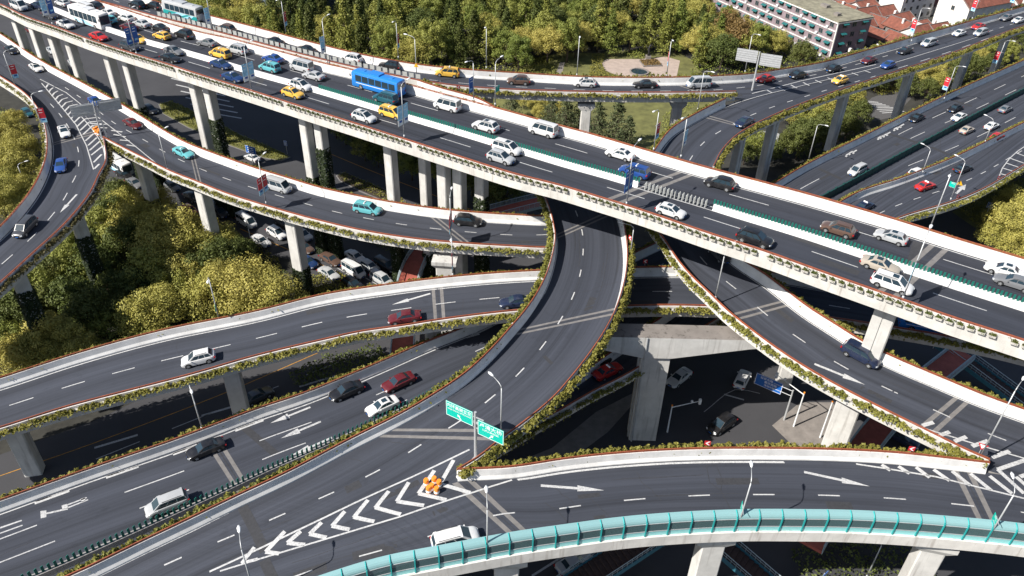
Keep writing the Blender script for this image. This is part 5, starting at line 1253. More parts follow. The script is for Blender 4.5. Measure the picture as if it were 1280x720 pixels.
CARS = [
 # main viaduct, near carriageway (heading right)
 (main, 1, 'van', 'white', 23, 6, 'white minibus at the far left of the near carriageway'),
 (main, 1, 'sedan', 'navy', 49, 7, 'dark navy sedan just right of the leftmost white minibus'),
 (main, 1, 'sedan', 'dgrey', 62, 18, 'dark grey sedan behind the leftmost street banner'),
 (main, 1, 'sedan', 'white', 82, 30, 'white sedan between the near rail and the white coach', {'sun': 1}),
 (main, 1, 'sedan', 'red', 123, 45, 'bright red car just in front of the white coach'),
 (main, 1, 'suv', 'dgrey', 162, 57, 'dark grey off roader beside the near rail banner pole'),
 (main, 1, 'sedan', 'yellow', 172, 48, 'yellow taxi alongside the dark grey off roader', {'taxi': 1}),
 (main, 1, 'sedan', 'grey', 217, 63, 'mid grey sedan beside the median, ahead of the yellow taxi'),
 (main, 1, 'sedan', 'black', 213, 72, 'black sedan by the near rail next to the mid grey sedan'),
 (main, 1, 'sedan', 'sblue', 276, 80, 'dark blue taxi in the lane beside the median', {'taxi': 1}),
 (main, 1, 'sedan', 'sblue', 291, 96, 'dark blue taxi in the lane beside the near rail', {'taxi': 1}),
 (main, 1, 'suv', 'white', 376, 106, 'white off roader with dark roof glass beside the yellow taxi', {'sun': 1}),
 (main, 1, 'hatch', 'yellow', 366, 116, 'yellow taxi by the near rail beside the white off roader', {'taxi': 1}),
 (main, 1, 'suv', 'white', 455, 145, 'white crossover with a black roof on the near carriageway', {'sun': 1}),
 (main, 1, 'mpv', 'yellow', 490, 140, 'yellow taxi people carrier below the blue bus', {'taxi': 1}),
 (main, 1, 'suv', 'silver', 626, 196, 'silver off roader beside the white people carrier mid viaduct'),
 (main, 1, 'mpv', 'white', 634, 184, 'white people carrier by the median, mid viaduct', {'sun': 1}),
 (main, 1, 'hatch', 'white', 839, 263, 'white hatchback with a black roof above the right ramp', {'sun': 1}),
 (main, 1, 'suv', 'black', 944, 297, 'black off roader alone on the near carriageway'),
 (main, 1, 'sedan', 'beige', 1101, 331, 'champagne coloured sedan beside the white people carrier', {'sun': 1}),
 (main, 1, 'mpv', 'white', 1116, 353, 'white people carrier by the near rail behind the tall lamp', {'sun': 1}),
 # main viaduct, far carriageway (heading left)
 (main, -1, 'hatch', 'white', 78, 3, 'white hatchback at the top left of the far carriageway'),
 (main, -1, 'van', 'white', 106, 9, 'white van half hidden behind the white coach'),
 (main, -1, 'suv', 'black', 118, 7, 'dark off roader just behind the white coach roof'),
 (main, -1, 'sedan', 'white', 134, 15, 'white sedan in the middle of the far left traffic'),
 (main, -1, 'hatch', 'teal', 136, 24, 'turquoise car beside the median right of the white coach'),
 (main, -1, 'hatch', 'white', 158, 22, 'white hatchback above the dark red sedan'),
 (main, -1, 'sedan', 'silver', 177, 29, 'silver sedan above the yellow taxis'),
 (main, -1, 'sedan', 'maroon', 161, 33, 'dark red sedan beside the median'),
 (main, -1, 'sedan', 'black', 199, 34, 'black car above the yellow estate taxi'),
 (main, -1, 'hatch', 'yellow', 202, 44, 'yellow estate taxi beside the median', {'taxi': 1}),
 (main, -1, 'suv', 'black', 230, 42, 'black off roader following the yellow estate taxi'),
 (main, -1, 'sedan', 'grey', 259, 53, 'warm grey sedan beside the far rail'),
 (main, -1, 'mpv', 'yellow', 275, 66, 'yellow taxi people carrier beside the silver people carrier', {'taxi': 1}),
 (main, -1, 'mpv', 'silver', 296, 61, 'silver people carrier just behind the warm grey sedan'),
 (main, -1, 'sedan', 'blue', 341, 73, 'deep blue taxi beside the turquoise taxi', {'taxi': 1}),
 (main, -1, 'mpv', 'teal', 337, 83, 'turquoise taxi people carrier on the far carriageway', {'taxi': 1}),
 (main, -1, 'van', 'silver', 377, 82, 'silver grey minibus ahead of the blue bus'),
 (main, -1, 'sedan', 'silver', 392, 94, 'silver sedan beside the median ahead of the blue bus'),
 (main, -1, 'mpv', 'dteal', 482, 122, 'dark people carrier half behind the median beside the blue bus'),
 (main, -1, 'van', 'white', 559, 130, 'white minibus directly behind the blue bus'),
 (main, -1, 'suv', 'white', 607, 157, 'white crossover beside the green median fins', {'sun': 1}),
 (main, -1, 'van', 'white', 679, 161, 'white minibus alone by the far rail mid viaduct'),
 (main, -1, 'sedan', 'white', 775, 192, 'white sedan with a sunroof ahead of the blue taxi', {'sun': 1}),
 (main, -1, 'mpv', 'blue', 793, 213, 'bright blue taxi people carrier half behind the median fins', {'taxi': 1}),
 (main, -1, 'suv', 'black', 900, 228, 'black off roader alone by the far rail, below the loop'),
 (main, -1, 'suv', 'brown', 1048, 285, 'bronze brown off roader behind the green fins'),
 (main, -1, 'hatch', 'silver', 1114, 295, 'silver hatchback following the bronze off roader', {'sun': 1}),
 (main, -1, 'sedan', 'white', 1256, 337, 'white saloon with dark windows at the right edge', {'sun': 1}),
 (main, -1, 'sedan', 'grey', 1268, 352, 'grey saloon behind the green fins at the right edge'),
 # upper slip road
 (upper, -1, 'suv', 'black', 171, 5, 'black off roader ahead of another one at the top left'),
 (upper, -1, 'suv', 'black', 193, 6, 'second black off roader just ahead of the striped coach'),
 (upper, -1, 'suv', 'dgrey', 217, 23, 'dark off roader beside the rear of the striped coach'),
 (upper, -1, 'suv', 'brown', 282, 35, 'brown off roader behind the striped coach'),
 (upper, -1, 'sedan', 'black', 342, 51, 'black sedan on the slip road leading another black sedan'),
 (upper, -1, 'sedan', 'black', 382, 61, 'black sedan on the slip road behind the first black sedan'),
 (upper, -1, 'suv', 'white', 439, 72, 'white off roader with a spare wheel on the slip road'),
 (upper, -1, 'suv', 'black', 487, 81, 'large black off roader above the blue bus'),
 (upper, -1, 'mpv', 'yellow', 559, 90, 'yellow taxi people carrier on the slip road by the trees', {'taxi': 1}),
 (upper, -1, 'suv', 'brown', 648, 100, 'brown grey off roader on the ramp above the lawn'),
 (upper, -1, 'suv', 'white', 731, 103, 'white off roader on the ramp below the plaza', {'sun': 1}),
 (upper, -1, 'sedan', 'black', 806, 105, 'black sedan on the ramp below the plaza'),
 (upper, -1, 'van', 'silver', 873, 103, 'silver van on the ramp near the grey sign backs'),
 (upper, -1, 'sedan', 'red', 957, 98, 'red sedan at the upper right gore'),
 (upper, -1, 'sedan', 'black', 997, 93, 'black sedan right of the red sedan on the flyover'),
 (upper, -1, 'sedan', 'black', 1042, 85, 'black sedan in front of the pink apartment block corner'),
 (upper, -1, 'sedan', 'maroon', 1086, 75, 'dark red sedan on the flyover before the low tiled roofs'),
 (upper, -1, 'sedan', 'black', 1131, 63, 'black saloon leading the silver van on the flyover'),
 (upper, -1, 'mpv', 'silver', 1161, 53, 'silver people carrier on the far lane of the flyover'),
 (upper, -1, 'sedan', 'white', 1199, 41, 'white car on the far lane of the flyover before the white house'),
 (upper, -1, 'sedan', 'red', 1223, 33, 'red saloon on the flyover near the right corner'),
 (upper, -1, 'sedan', 'grey', 1258, 22, 'grey saloon on the flyover close to the right corner'),
 (loop, 1, 'hatch', 'blue', 1110, 81, 'bright blue hatchback by the hedge of the flyover'),
 (loop, 1, 'hatch', 'yellow', 1050, 100, 'yellow taxi beside the painted chevrons on the flyover', {'taxi': 1}),
 (loop, 1, 'mpv', 'silver', 1226, 40, 'silver people carrier on the hedge side lane of the flyover'),
 (loop, 1, 'sedan', 'white', 1273, 25, 'white saloon at the right end of the flyover'),
 (loop, 1, 'sedan', 'navy', 930, 152, 'dark navy sedan entering the loop'),
 (loop, 1, 'hatch', 'dgrey', 899, 316, 'dark car in the shade where the right ramp leaves the viaduct'),
 (loop, 1, 'mpv', 'navy', 1076, 442, 'dark navy people carrier coming down the right ramp'),
 # low highway
 (north, -1, 'mpv', 'silver', 1072, 212, 'silver people carrier on the diagonal highway by the flyover columns'),
 (north, -1, 'sedan', 'black', 1146, 147, 'black sedan by the outer rail of the diagonal highway'),
 (north, -1, 'sedan', 'black', 1194, 135, 'black sedan in the middle lane of the diagonal highway'),
 (north, -1, 'sedan', 'white', 1199, 146, 'white sedan beside the green fence facing left'),
 (north, 1, 'sedan', 'beige', 1209, 162, 'beige saloon just past the green fence'),
 (north, 1, 'sedan', 'white', 1240, 157, 'white saloon driving away beside the planted divider'),
 (north, 1, 'sedan', 'grey', 1257, 136, 'grey saloon driving away furthest right beside the fence'),
 (north, 1, 'hatch', 'red', 1247, 170, 'red hatchback partly behind the planted divider'),
 (north, 1, 'suv', 'white', 1147, 215, 'white off roader half hidden behind the planted divider'),
 (north, 1, 'sedan', 'red', 1157, 232, 'red taxi on the slip lane', {'taxi': 1}),
 (north, 1, 'sedan', 'black', 1204, 210, 'black saloon on the slip lane ahead of the red taxi'),
 (north, 1, 'sedan', 'navy', 1081, 257, 'dark blue taxi at the start of the slip lane above the viaduct rail', {'taxi': 1}),
 (north, -1, 'sedan', 'black', 433, 488, 'black sedan by the far rail of the low highway beside the red saloon'),
 (north, -1, 'sedan', 'maroon', 498, 477, 'dark red saloon on the low highway'),
 (north, -1, 'sedan', 'white', 478, 507, 'white saloon with a sunroof on the low highway', {'sun': 1}),
 (north, -1, 'sedan', 'black', 257, 560, 'black sedan by the lamp on the low highway'),
 (north, -1, 'mpv', 'silver', 208, 629, 'silver van beside the dark green median fins'),
 (north, 1, 'sedan', 'red', 760, 463, 'red taxi with a silver roof under the portal pier', {'taxi': 1}),
 (north, 1, 'sedan', 'black', 746, 452, 'black car beside the red taxi in the shade of the central curve'),
 # left ramps
 (left, 1, 'sedan', 'black', 14, 62, 'black sedan at the left edge of the left ramp'),
 (left, 1, 'sedan', 'white', 45, 84, 'white sedan with a black roof on the left ramp', {'sun': 1}),
 (left, 1, 'sedan', 'blue', 119, 126, 'blue and white car behind the grey sign backs'),
 (left, 1, 'sedan', 'maroon', 166, 154, 'dark maroon sedan right of the orange crash barrels'),
 (left, 1, 'sedan', 'teal', 229, 190, 'turquoise saloon taxi on the left ramp', {'taxi': 1}),
 (left, 1, 'van', 'silver', 347, 231, 'silver grey minibus beside the red banners'),
 (left, 1, 'mpv', 'teal', 459, 260, 'turquoise taxi people carrier on the curving left ramp', {'taxi': 1}),
 (left, 1, 'suv', 'black', 585, 275, 'black off roader at the end of the left ramp'),
 (left2, 1, 'sedan', 'white', 80, 164, 'white saloon with a dark windscreen on the tight left ramp', {'sun': 1}),
 (left2, 1, 'sedan', 'blue', 76, 206, 'blue saloon on the tight left ramp'),
 (left2, 1, 'mpv', 'dgrey', 31, 283, 'dark grey people carrier on the tight left ramp'),
 (middle, -1, 'suv', 'white', 248, 447, 'white crossover on the middle ramp'),
 (middle, -1, 'sedan', 'maroon', 506, 396, 'dark red sedan on the middle ramp above the footbridge'),
 (middle, -1, 'sedan', 'navy', 645, 377, 'dark navy car leaving the shade of the central curve'),
 (south, 1, 'mpv', 'white', 570, 673, 'white people carrier behind the turquoise noise barrier'),
]
for rd, sgn, kind, c, px, py, lab, *o in CARS:
    p, t = on(rd, px, py, sgn, kind); o = o[0] if o else {}
    car(kind, c, p, t, lab, o.get('taxi', False), bool(o.get('sun')))
GC = [  # street level cars: kind, colour, pixel, heading pixel offset
 ('hatch', 'dteal', 34, 141, 6, 5, 'dark turquoise hatchback on the street at the far left'),
 ('sedan', 'black', 155, 218, 10, 6, 'black car beside the pale bus on the street'),
 ('sedan', 'white', 190, 238, 10, 6, 'white saloon in the sun below the left ramp'),
 ('hatch', 'grey', 215, 233, 10, 6, 'grey hatchback right of the white saloon below the left ramp'),
 ('sedan', 'silver', 259, 251, 10, 6, 'silver car in the shade beside the tall pale pier'),
 ('suv', 'dgrey', 274, 265, 10, 6, 'dark car in the queue under the left ramp'),
 ('hatch', 'red', 237, 263, 10, 6, 'small dark red car in shadow below the left ramp'),
 ('van', 'white', 308, 276, 10, 6, 'white minibus at the back of the queue'),
 ('sedan', 'white', 326, 301, 10, 6, 'white saloon by the hedge at the near side of the queue', ),
 ('suv', 'white', 346, 291, 10, 6, 'white off roader half behind the tall pier'),
 ('suv', 'white', 378, 293, 10, 6, 'white off roader right of the tall pier'),
 ('sedan', 'brown', 380, 309, 10, 6, 'brown saloon just right of the tall pier'),
 ('sedan', 'sblue', 384, 327, 10, 6, 'blue saloon right of the ivy base of the tall pier'),
 ('sedan', 'black', 409, 308, 10, 6, 'black saloon in the shaded lane of the queue'),
 ('sedan', 'brown', 413, 324, 10, 6, 'copper brown saloon in the middle of the queue'),
 ('sedan', 'white', 444, 321, 10, 6, 'white saloon at the far side of the queue'),
 ('van', 'white', 442, 337, 10, 6, 'white high roofed minibus near the front of the queue'),
 ('mpv', 'black', 481, 331, 10, 6, 'black people carrier beside the red footbridge'),
 ('sedan', 'silver', 411, 342, 10, 6, 'pale silver saloon at the near side of the queue'),
 ('hatch', 'black', 441, 355, 10, 6, 'dark car behind the white barrier at the front of the queue'),
 ('mpv', 'silver', 477, 349, 10, 6, 'silver grey van at the head of the queue'),
 ('sedan', 'white', 315, 197, -10, -4.6, 'white saloon on the street beside the hedge island'),
 ('suv', 'black', 188, 137, 10, 5, 'dark off roader on the street left of the hedge island'),
 ('sedan', 'silver', 91, 79, 6, 8, 'pale saloon in the shade between the first columns'),
 ('hatch', 'maroon', 39, 38, 10, 4, 'dark red car in deep shade between the left columns'),
 ('sedan', 'silver', 64, 63, 8, 6, 'silver saloon in deep shade between the left columns'),
 ('sedan', 'white', 849, 472, -9, 7, 'white saloon just right of the portal pier on the junction'),
 ('hatch', 'white', 928, 474, 5, -10, 'white hatchback below the blue street sign'),
 ('suv', 'black', 902, 530, -9, 6, 'black off roader crossing the dark junction'),
 ('sedan', 'silver', 718, 703, 11, -5.5, 'silver saloon under the edge of the noise barrier'),
 ('sedan', 'navy', 1128, 547, 8, 4, 'dark blue car in the shade behind the red footbridge'),
 ('sedan', 'dgrey', 322, 495, 10, -5, 'dark saloon beyond the far rail of the low highway'),
 ('sedan', 'grey', 168, 229, 10, 6, 'grey saloon between the pale bus and the white saloon'),
 ('suv', 'silver', 300, 258, 10, 6, 'silver off roader in the shade behind the white minibus'),
 ('sedan', 'white', 286, 248, 10, 6, 'white saloon in deep shade under the left ramp'),
 ('sedan', 'dgrey', 355, 278, 10, 6, 'dark saloon at the far side of the queue beside the tall pier'),
 ('hatch', 'silver', 462, 333, 10, 6, 'silver hatchback between the white minibus and the black people carrier'),
 ('sedan', 'black', 240, 246, 10, 6, 'black saloon in shadow right of the grey hatchback'),
 ('sedan', 'black', 1160, 60, 10, -5, 'dark car parked beneath the flyover'),
]
for kind, c, px, py, dx, dy, lab in GC:
    h = SPEC[kind][2] * .45; p = P(px, py, h); p.z = .02; q = P(px + dx, py + dy, h); t = q - P(px, py, h); t.z = 0
    o = car(kind, c, p, t, lab); o.scale = o.scale * 1.08

def bus(p, head, label, L=11.0, H=3.15, base='white', low='banner_sky', skirt='white', coach=False, name='city_bus'):
    root = empty(name, p, math.atan2(head.y, head.x), label, 'bus'); root.rotation_euler = (0, math.atan2(-head.z, math.hypot(head.x, head.y)), math.atan2(head.y, head.x))
    w = 1.25; mb = MB(); xs = [-L / 2, -L / 2 + .08, -L / 2 + .3, L / 2 - .5, L / 2 - .15, L / 2]
    rows = []
    for i, x in enumerate(xs):
        s = (.93, .98, 1, 1, .98, .93)[i]; zt = H - (.12, .04, 0, 0, .05, .25)[i]; zb = .32
        half = [(0, zb), (w * s * .97, zb), (w * s, zb + .1), (w * s, 1.25), (w * s, 1.3), (w * s * .985, zt - .3), (w * s * .93, zt - .08), (w * s * .8, zt), (0, zt + .05)]
        rows.append([(x, y, z) for y, z in half] + [(x, -y, z) for y, z in half[-2:0:-1]])
    k = len(rows[0])
    for r in rows: mb.v += r
    for i in range(len(rows) - 1):
        for j in range(k):
            jj = min(j, k - 1 - j); mb.f.append((i * k + j, (i + 1) * k + j, (i + 1) * k + (j + 1) % k, i * k + (j + 1) % k)); mb.m.append(1 if jj in (1, 2) else 0)
    for e, rev in ((0, 0), (len(rows) - 1, 1)):
        f = tuple(e * k + j for j in range(k)); mb.f.append(f[::-1] if rev else f); mb.m.append(0)
    me = mb.mesh('body', [M[base] if base in M else M['car'], M[low] if low in M else M['car']])
    bm = bmesh.new(); bm.from_mesh(me); bmesh.ops.recalc_face_normals(bm, faces=bm.faces); bm.to_mesh(me); bm.free(); smooth_by_angle(me, 30)
    b = link('body', me, root)
    if base in COL: b.color = COL[base] + (1,)
    nw = 6; x0, x1 = -L / 2 + .5, L / 2 - .9
    for s in (-1, 1):
        for i in range(nw):
            a, c = x0 + (x1 - x0) * i / nw + .06, x0 + (x1 - x0) * (i + 1) / nw - .06; m_ = MB(); y0, y1 = s * (w + .012), s * (w * .985 + .012)
            m_.quad((a, y0, 1.42), (c, y0, 1.42), (c, y1, H - .52), (a, y1, H - .52)); m_.build('side_window', M['glass'], root)
    m_ = MB(); m_.quad((L / 2 + .0, -w * .86, 1.15), (L / 2 + .0, w * .86, 1.15), (L / 2 - .02, w * .84, H - .42), (L / 2 - .02, -w * .84, H - .42)); m_.v = [(x + .03, y, z) for x, y, z in m_.v]; m_.build('windshield', M['glass'], root)
    m_ = MB(); m_.quad((-L / 2 - .02, -w * .8, 1.7), (-L / 2 - .02, w * .8, 1.7), (-L / 2 - .0, w * .78, H - .5), (-L / 2 - .0, -w * .78, H - .5)); m_.build('rear_window', M['glass'], root)
    m_ = MB(); m_.box((.4, 0, H + .14), (2.6, 1.7, .24)); m_.box((-L * .3, 0, H + .07), (.8, .7, .1)); m_.box((L * .3, 0, H + .07), (.8, .7, .1)); o = m_.build('roof_unit', M['car'], root); o.color = (COL[base] if base in COL else (.7, .7, .7)) + (1,)
    if not coach:
        for s in (-1, 1):
            m_ = MB(); m_.box((0, s * (w + .006), 1.12), (L * .8, .02, .09)); m_.build('stripe', M['sign_white'], root)
    else:
        for s in (-1, 1):
            m_ = MB(); y = s * (w + .008); m_.poly([(L * .28, y, .42), (L * .02, y, .42), (-L * .22, y, 1.25), (L * .06, y, 1.25)]); m_.poly([(-L * .1, y, .42), (-L * .3, y, .42), (-L * .42, y, 1.25), (-L * .34, y, 1.25)]); m_.build('side_graphic', M['banner_sky'], root)
    v = vehicle_meshes('suv')
    for sx in (-.29, .30):
        for s in (-1, 1):
            o = link('wheel', v['wheel'], root, (L * sx, s * (w - .10), .46)); o.scale = (1.25, 1.3, 1.25); link('rim', v['rim'], o)
    for s in (-1, 1):
        m_ = MB(); m_.box((L / 2 - .0, s * .95, .78), (.08, .34, .2)); m_.build('headlight', M['lampglass'], root)
        m_ = MB(); m_.box((-L / 2 + .0, s * 1.0, 1.0), (.08, .2, .4)); m_.build('taillight', M['tail'], root)
        m_ = MB(); m_.box((L / 2 + .12, s * 1.35, 2.3), (.2, .12, .5)); m_.build('mirror', M['dark'], root)
p, t = on(main, 473, 104, -1, 'x'); COL['busblue'] = (.015, .19, .58); bus(p, t, 'bright blue single deck bus with a white stripe on the main viaduct', 10.6, 3.1, 'busblue', 'busblue')
p, t = on(main, 112, 22, 1, 'x'); bus(p, t, 'white coach with pale blue diagonal graphics on the main viaduct', 11.5, 3.4, 'white', 'white', coach=True, name='coach')
p, t = on(upper, 229, 13, -1, 'x'); bus(p, t, 'silver coach with a turquoise band on the upper slip road', 10.5, 3.2, 'silver', 'teal', coach=True, name='coach')
p = P(146, 205, 1.4); p.z = .02; bus(p, P(156, 211, 0) - P(146, 205, 0), 'white roofed turquoise bus on the street under the left gore', 10, 3.1, 'white', 'banner_sky')
p, t = on(middle, 1163, 402, 1, 'x'); bus(p, t, 'blue bus in the shade of the main viaduct at the right', 8, 2.9, 'busblue', 'busblue')

# ------------------------------------------------------------------ trees and planting
def rnd_dir():
    while True:
        v = Vector((random.uniform(-1, 1), random.uniform(-1, 1), random.uniform(-1, 1)))
        if 0.1 < v.length < 1: return v.normalized()
def tree_proto(h, r, nc, per, leaf, mat, flat=0.8, seed=0, base=.35):
    """broad crown: clumps of small leaves on limbs"""
    st = random.getstate(); random.seed(seed); zc = h * (base + (1 - base) / 2); rz = h * (1 - base) / 2
    t = MB(); t.tube([(0, 0, 0), (.08, .05, h * .2), (.0, .12, h * .45), (.1, 0, h * .75)], [h * .030, h * .023, h * .016, .04], 8)
    cr = MB(); cl = []
    for i in range(nc):
        d = rnd_dir(); d.z = d.z if d.z > -.45 else -d.z; q = random.uniform(.74, 1.16) if i % 6 else random.uniform(.3, .8)
        c = Vector((d.x * r * .82 * q, d.y * r * .82 * q, zc + d.z * rz * .85 * q)); cl.append(c)
    for c in cl:
        if random.random() < .3: t.tube([(0, .05, h * random.uniform(.22, .5)), c * .55 + Vector((0, 0, h * .2)), c], [.10, .06, .02], 5)
        rc = r * random.uniform(.17, .36)
        for k in range(per):
            d = rnd_dir(); d.z = d.z * flat; p = c + d * rc * (random.random() ** .2) + Vector((0, 0, .1))
            cr.leaf(p, leaf * random.uniform(.6, 1.3), 0, d + Vector((0, 0, .2)), .42)
    random.setstate(st)
    return t.mesh('trunk', M['bark'], True), cr.mesh('crown', M[mat])
def cone_proto(h, r, n, leaf, mat, seed=0, layered=False):
    st = random.getstate(); random.seed(seed)
    t = MB(); t.tube([(0, 0, 0), (0, .05, h * .5), (0, 0, h * .97)], [h * .018, h * .010, .02], 8); cr = MB()
    L = 16 if layered else 26
    for i in range(L):
        z = h * (.10 + .88 * i / L); rr = r * (1 - i / L) ** (.8 if layered else .7) * random.uniform(.85, 1.1) + .2
        for b in range(9 if layered else 7):
            a = random.random() * 6.28; ln = rr * random.uniform(.6, 1.1); drop = -.18 * ln if layered else .12 * ln
            tip = Vector((math.cos(a) * ln, math.sin(a) * ln, z + drop)); t.tube([(0, 0, z), tip * .9 + Vector((0, 0, z * .1))], [.05, .015], 4, cap=False)
            for k in range(n):
                f = random.random() ** .6; p = Vector((0, 0, z)).lerp(tip, f) + Vector((random.gauss(0, .14 * ln * f + .1), random.gauss(0, .14 * ln * f + .1), random.gauss(0, .10 if layered else .25)))
                cr.leaf(p, leaf * random.uniform(.6, 1.3))
    random.setstate(st)
    return t.mesh('trunk', M['bark'], True), cr.mesh('crown', M[mat])
PRO = {
 'gold0': tree_proto(9.5, 5.2, 72, 175, .15, 'leaf_y', seed=1, base=.15), 'gold1': tree_proto(8.5, 4.6, 64, 175, .145, 'leaf_y', seed=2, base=.12), 'gold2': tree_proto(10, 5.0, 68, 175, .15, 'leaf_y', seed=3, base=.12),
 'green0': tree_proto(11, 4.6, 66, 118, .20, 'leaf_g', seed=4, base=.06), 'green1': tree_proto(13, 4.6, 74, 118, .20, 'leaf_g', seed=5, base=.05), 'green2': tree_proto(10, 5.0, 66, 118, .20, 'leaf_g', seed=6, base=.06),
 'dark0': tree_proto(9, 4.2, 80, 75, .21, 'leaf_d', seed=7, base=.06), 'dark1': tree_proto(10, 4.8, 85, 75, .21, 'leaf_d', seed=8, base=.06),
 'spire0': cone_proto(17, 3.0, 22, .27, 'leaf_g', 9), 'spire1': cone_proto(15, 2.7, 22, .27, 'leaf_d', 10), 'cedar': cone_proto(12, 4.4, 20, .24, 'leaf_c', 11, True), 'russet': tree_proto(11, 4.4, 85, 75, .22, 'leaf_r', seed=12, base=.08),
}
HT = {'gold0': 9.5, 'gold1': 8.5, 'gold2': 10, 'green0': 11, 'green1': 13, 'green2': 10, 'dark0': 9, 'dark1': 10, 'spire0': 17, 'spire1': 15, 'cedar': 12, 'russet': 11}
def tree(kind, p, s, label, group, name='broadleaf_tree', sz=None):
    root = empty(name, p, random.random() * 6.28, label, 'tree', group); root.scale = (s, s, (sz or s))
    link('trunk', PRO[kind][0], root); link('crown', PRO[kind][1], root); return root
def tree_px(kind, px, py, s, label, group, name='broadleaf_tree', f=.56):
    s *= 1.1 if kind[:4] == 'gold' else 1.0; p = P(px, py, HT[kind] * s * f); p.z = 0; return tree(kind, p, s, label, group, name)
for k, px, py, s in (('gold0', 302, 365, 1.15), ('gold1', 262, 374, 1.05), ('gold2', 340, 374, 1.02), ('gold1', 318, 388, .8), ('gold1', 275, 352, .85)):
    tree_px(k, px, py, s, 'golden yellow green tree in the clump behind the middle ramp barrier', 'golden trees in the clump beside the lamp')
for k, px, py, s in (('gold2', 190, 394, .98), ('green2', 178, 400, .8)): tree_px(k, px, py, s, 'rounded olive tree left of the golden clump', 'rounded olive trees')
for k, px, py, s in (('gold2', 212, 296, 1.15), ('gold0', 172, 282, 1.05), ('gold1', 240, 312, 1.0), ('gold1', 160, 258, .9), ('gold2', 205, 322, 1.0), ('gold1', 250, 290, .85), ('green2', 150, 300, .9), ('dark1', 275, 325, .9), ('green0', 185, 340, .95), ('gold1', 225, 345, .9), ('dark1', 148, 246, .8), ('dark0', 140, 268, .9), ('green0', 128, 285, .9), ('dark1', 160, 305, 1.0), ('gold2', 195, 258, .8), ('dark0', 250, 340, .9), ('dark1', 300, 318, .7), ('gold0', 268, 305, .8), ('dark0', 165, 360, .9), ('green2', 215, 365, .8)):
    tree_px(k, px, py, s, 'broad yellow green tree between the left ramps and the golden clump', 'yellow green trees between the left ramps')
for k, px, py, s in (('gold1', 62, 424, .95), ('gold1', 88, 430, .82), ('gold1', 38, 442, .8), ('gold0', 12, 452, .75), ('gold1', 112, 438, .55), ('gold1', 138, 446, .45), ('gold1', 75, 443, .6), ('green2', 8, 425, .7)):
    tree_px(k, px, py, s, 'yellow green tree just behind the left end of the middle ramp', 'trees behind the left end of the middle ramp')
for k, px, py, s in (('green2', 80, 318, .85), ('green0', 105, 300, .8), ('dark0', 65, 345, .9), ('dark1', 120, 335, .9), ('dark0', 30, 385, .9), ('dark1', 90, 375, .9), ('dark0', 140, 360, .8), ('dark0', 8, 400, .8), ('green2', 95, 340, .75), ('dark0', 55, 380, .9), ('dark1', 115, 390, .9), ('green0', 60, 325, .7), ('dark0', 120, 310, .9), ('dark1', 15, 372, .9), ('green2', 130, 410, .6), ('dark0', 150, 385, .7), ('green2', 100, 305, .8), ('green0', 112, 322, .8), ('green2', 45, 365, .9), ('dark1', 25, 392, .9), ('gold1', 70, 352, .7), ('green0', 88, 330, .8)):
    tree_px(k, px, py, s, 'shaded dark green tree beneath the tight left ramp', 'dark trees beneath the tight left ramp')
for k, px, py, s in (('gold1', 8, 165, .9), ('gold2', 24, 186, .85), ('gold1', 40, 214, .7), ('gold0', 10, 208, .9), ('gold1', 27, 238, .75), ('gold2', 4, 246, .85), ('gold1', -12, 180, .9), ('gold1', 14, 228, .8), ('gold1', -10, 225, .9), ('gold1', 5, 262, .7), ('gold1', 18, 150, .6)):
    tree_px(k, px, py, s, 'yellow green tree filling the bend of the tight left ramp', 'trees inside the tight left ramp')
for k, px, py, s in (('gold2', 1262, 282, 1.0), ('gold0', 1280, 262, 1.0), ('gold1', 1252, 296, .85), ('gold1', 1290, 300, .9), ('gold1', 1272, 306, .8), ('gold0', 1310, 280, 1.0), ('green2', 1325, 310, .9), ('gold2', 1345, 265, 1.0), ('gold1', 1300, 325, .8), ('green0', 1370, 300, .9), ('gold1', 1330, 240, .9), ('gold2', 1390, 260, .9), ('gold1', 1365, 335, .8), ('green2', 1400, 320, .9), ('gold0', 1420, 285, .9), ('gold1', 1380, 225, .8)):
    tree_px(k, px, py, s, 'bright yellow green tree beyond the far rail at the right edge', 'trees at the right edge')
for k, px, py, s in (('gold1', 990, 140, .8), ('green2', 1012, 146, .8), ('gold1', 1042, 132, .8), ('gold1', 1068, 122, .75), ('dark0', 1005, 165, .9), ('dark1', 1035, 160, .9), ('gold2', 1160, 92, .8), ('gold1', 1186, 80, .8), ('gold1', 1172, 102, .7), ('green2', 1205, 72, .7), ('dark0', 1120, 95, .7), ('gold1', 1235, 56, .6), ('dark0', 980, 180, .8), ('gold1', 1150, 75, .8), ('green2', 1130, 80, .8), ('dark1', 1215, 84, .8), ('dark0', 1195, 96, .7), ('green2', 1250, 62, .8), ('dark1', 1275, 48, .8), ('gold1', 1225, 70, .6), ('green2', 1170, 62, .8), ('dark0', 1100, 92, .8), ('gold1', 1085, 98, .7), ('dark1', 1018, 172, .9), ('dark1', 1060, 160, .8), ('dark0', 1000, 178, .9), ('gold1', 1030, 128, .8), ('green2', 1055, 118, .8), ('dark1', 1075, 140, .7), ('dark0', 1135, 105, .8), ('dark1', 1160, 112, .7), ('dark1', 1200, 88, .8), ('dark0', 1240, 78, .7), ('green0', 1262, 66, .7), ('dark0', 1290, 58, .7), ('gold1', 1110, 84, .7), ('dark1', 1098, 100, .7), ('green2', 945, 180, .7), ('dark0', 932, 192, .6), ('dark0', 1055, 148, .8), ('dark0', 962, 190, .7)):
    tree_px(k, px, py, s, 'tree between the flyover columns and the diagonal highway', 'trees under the upper right flyover')
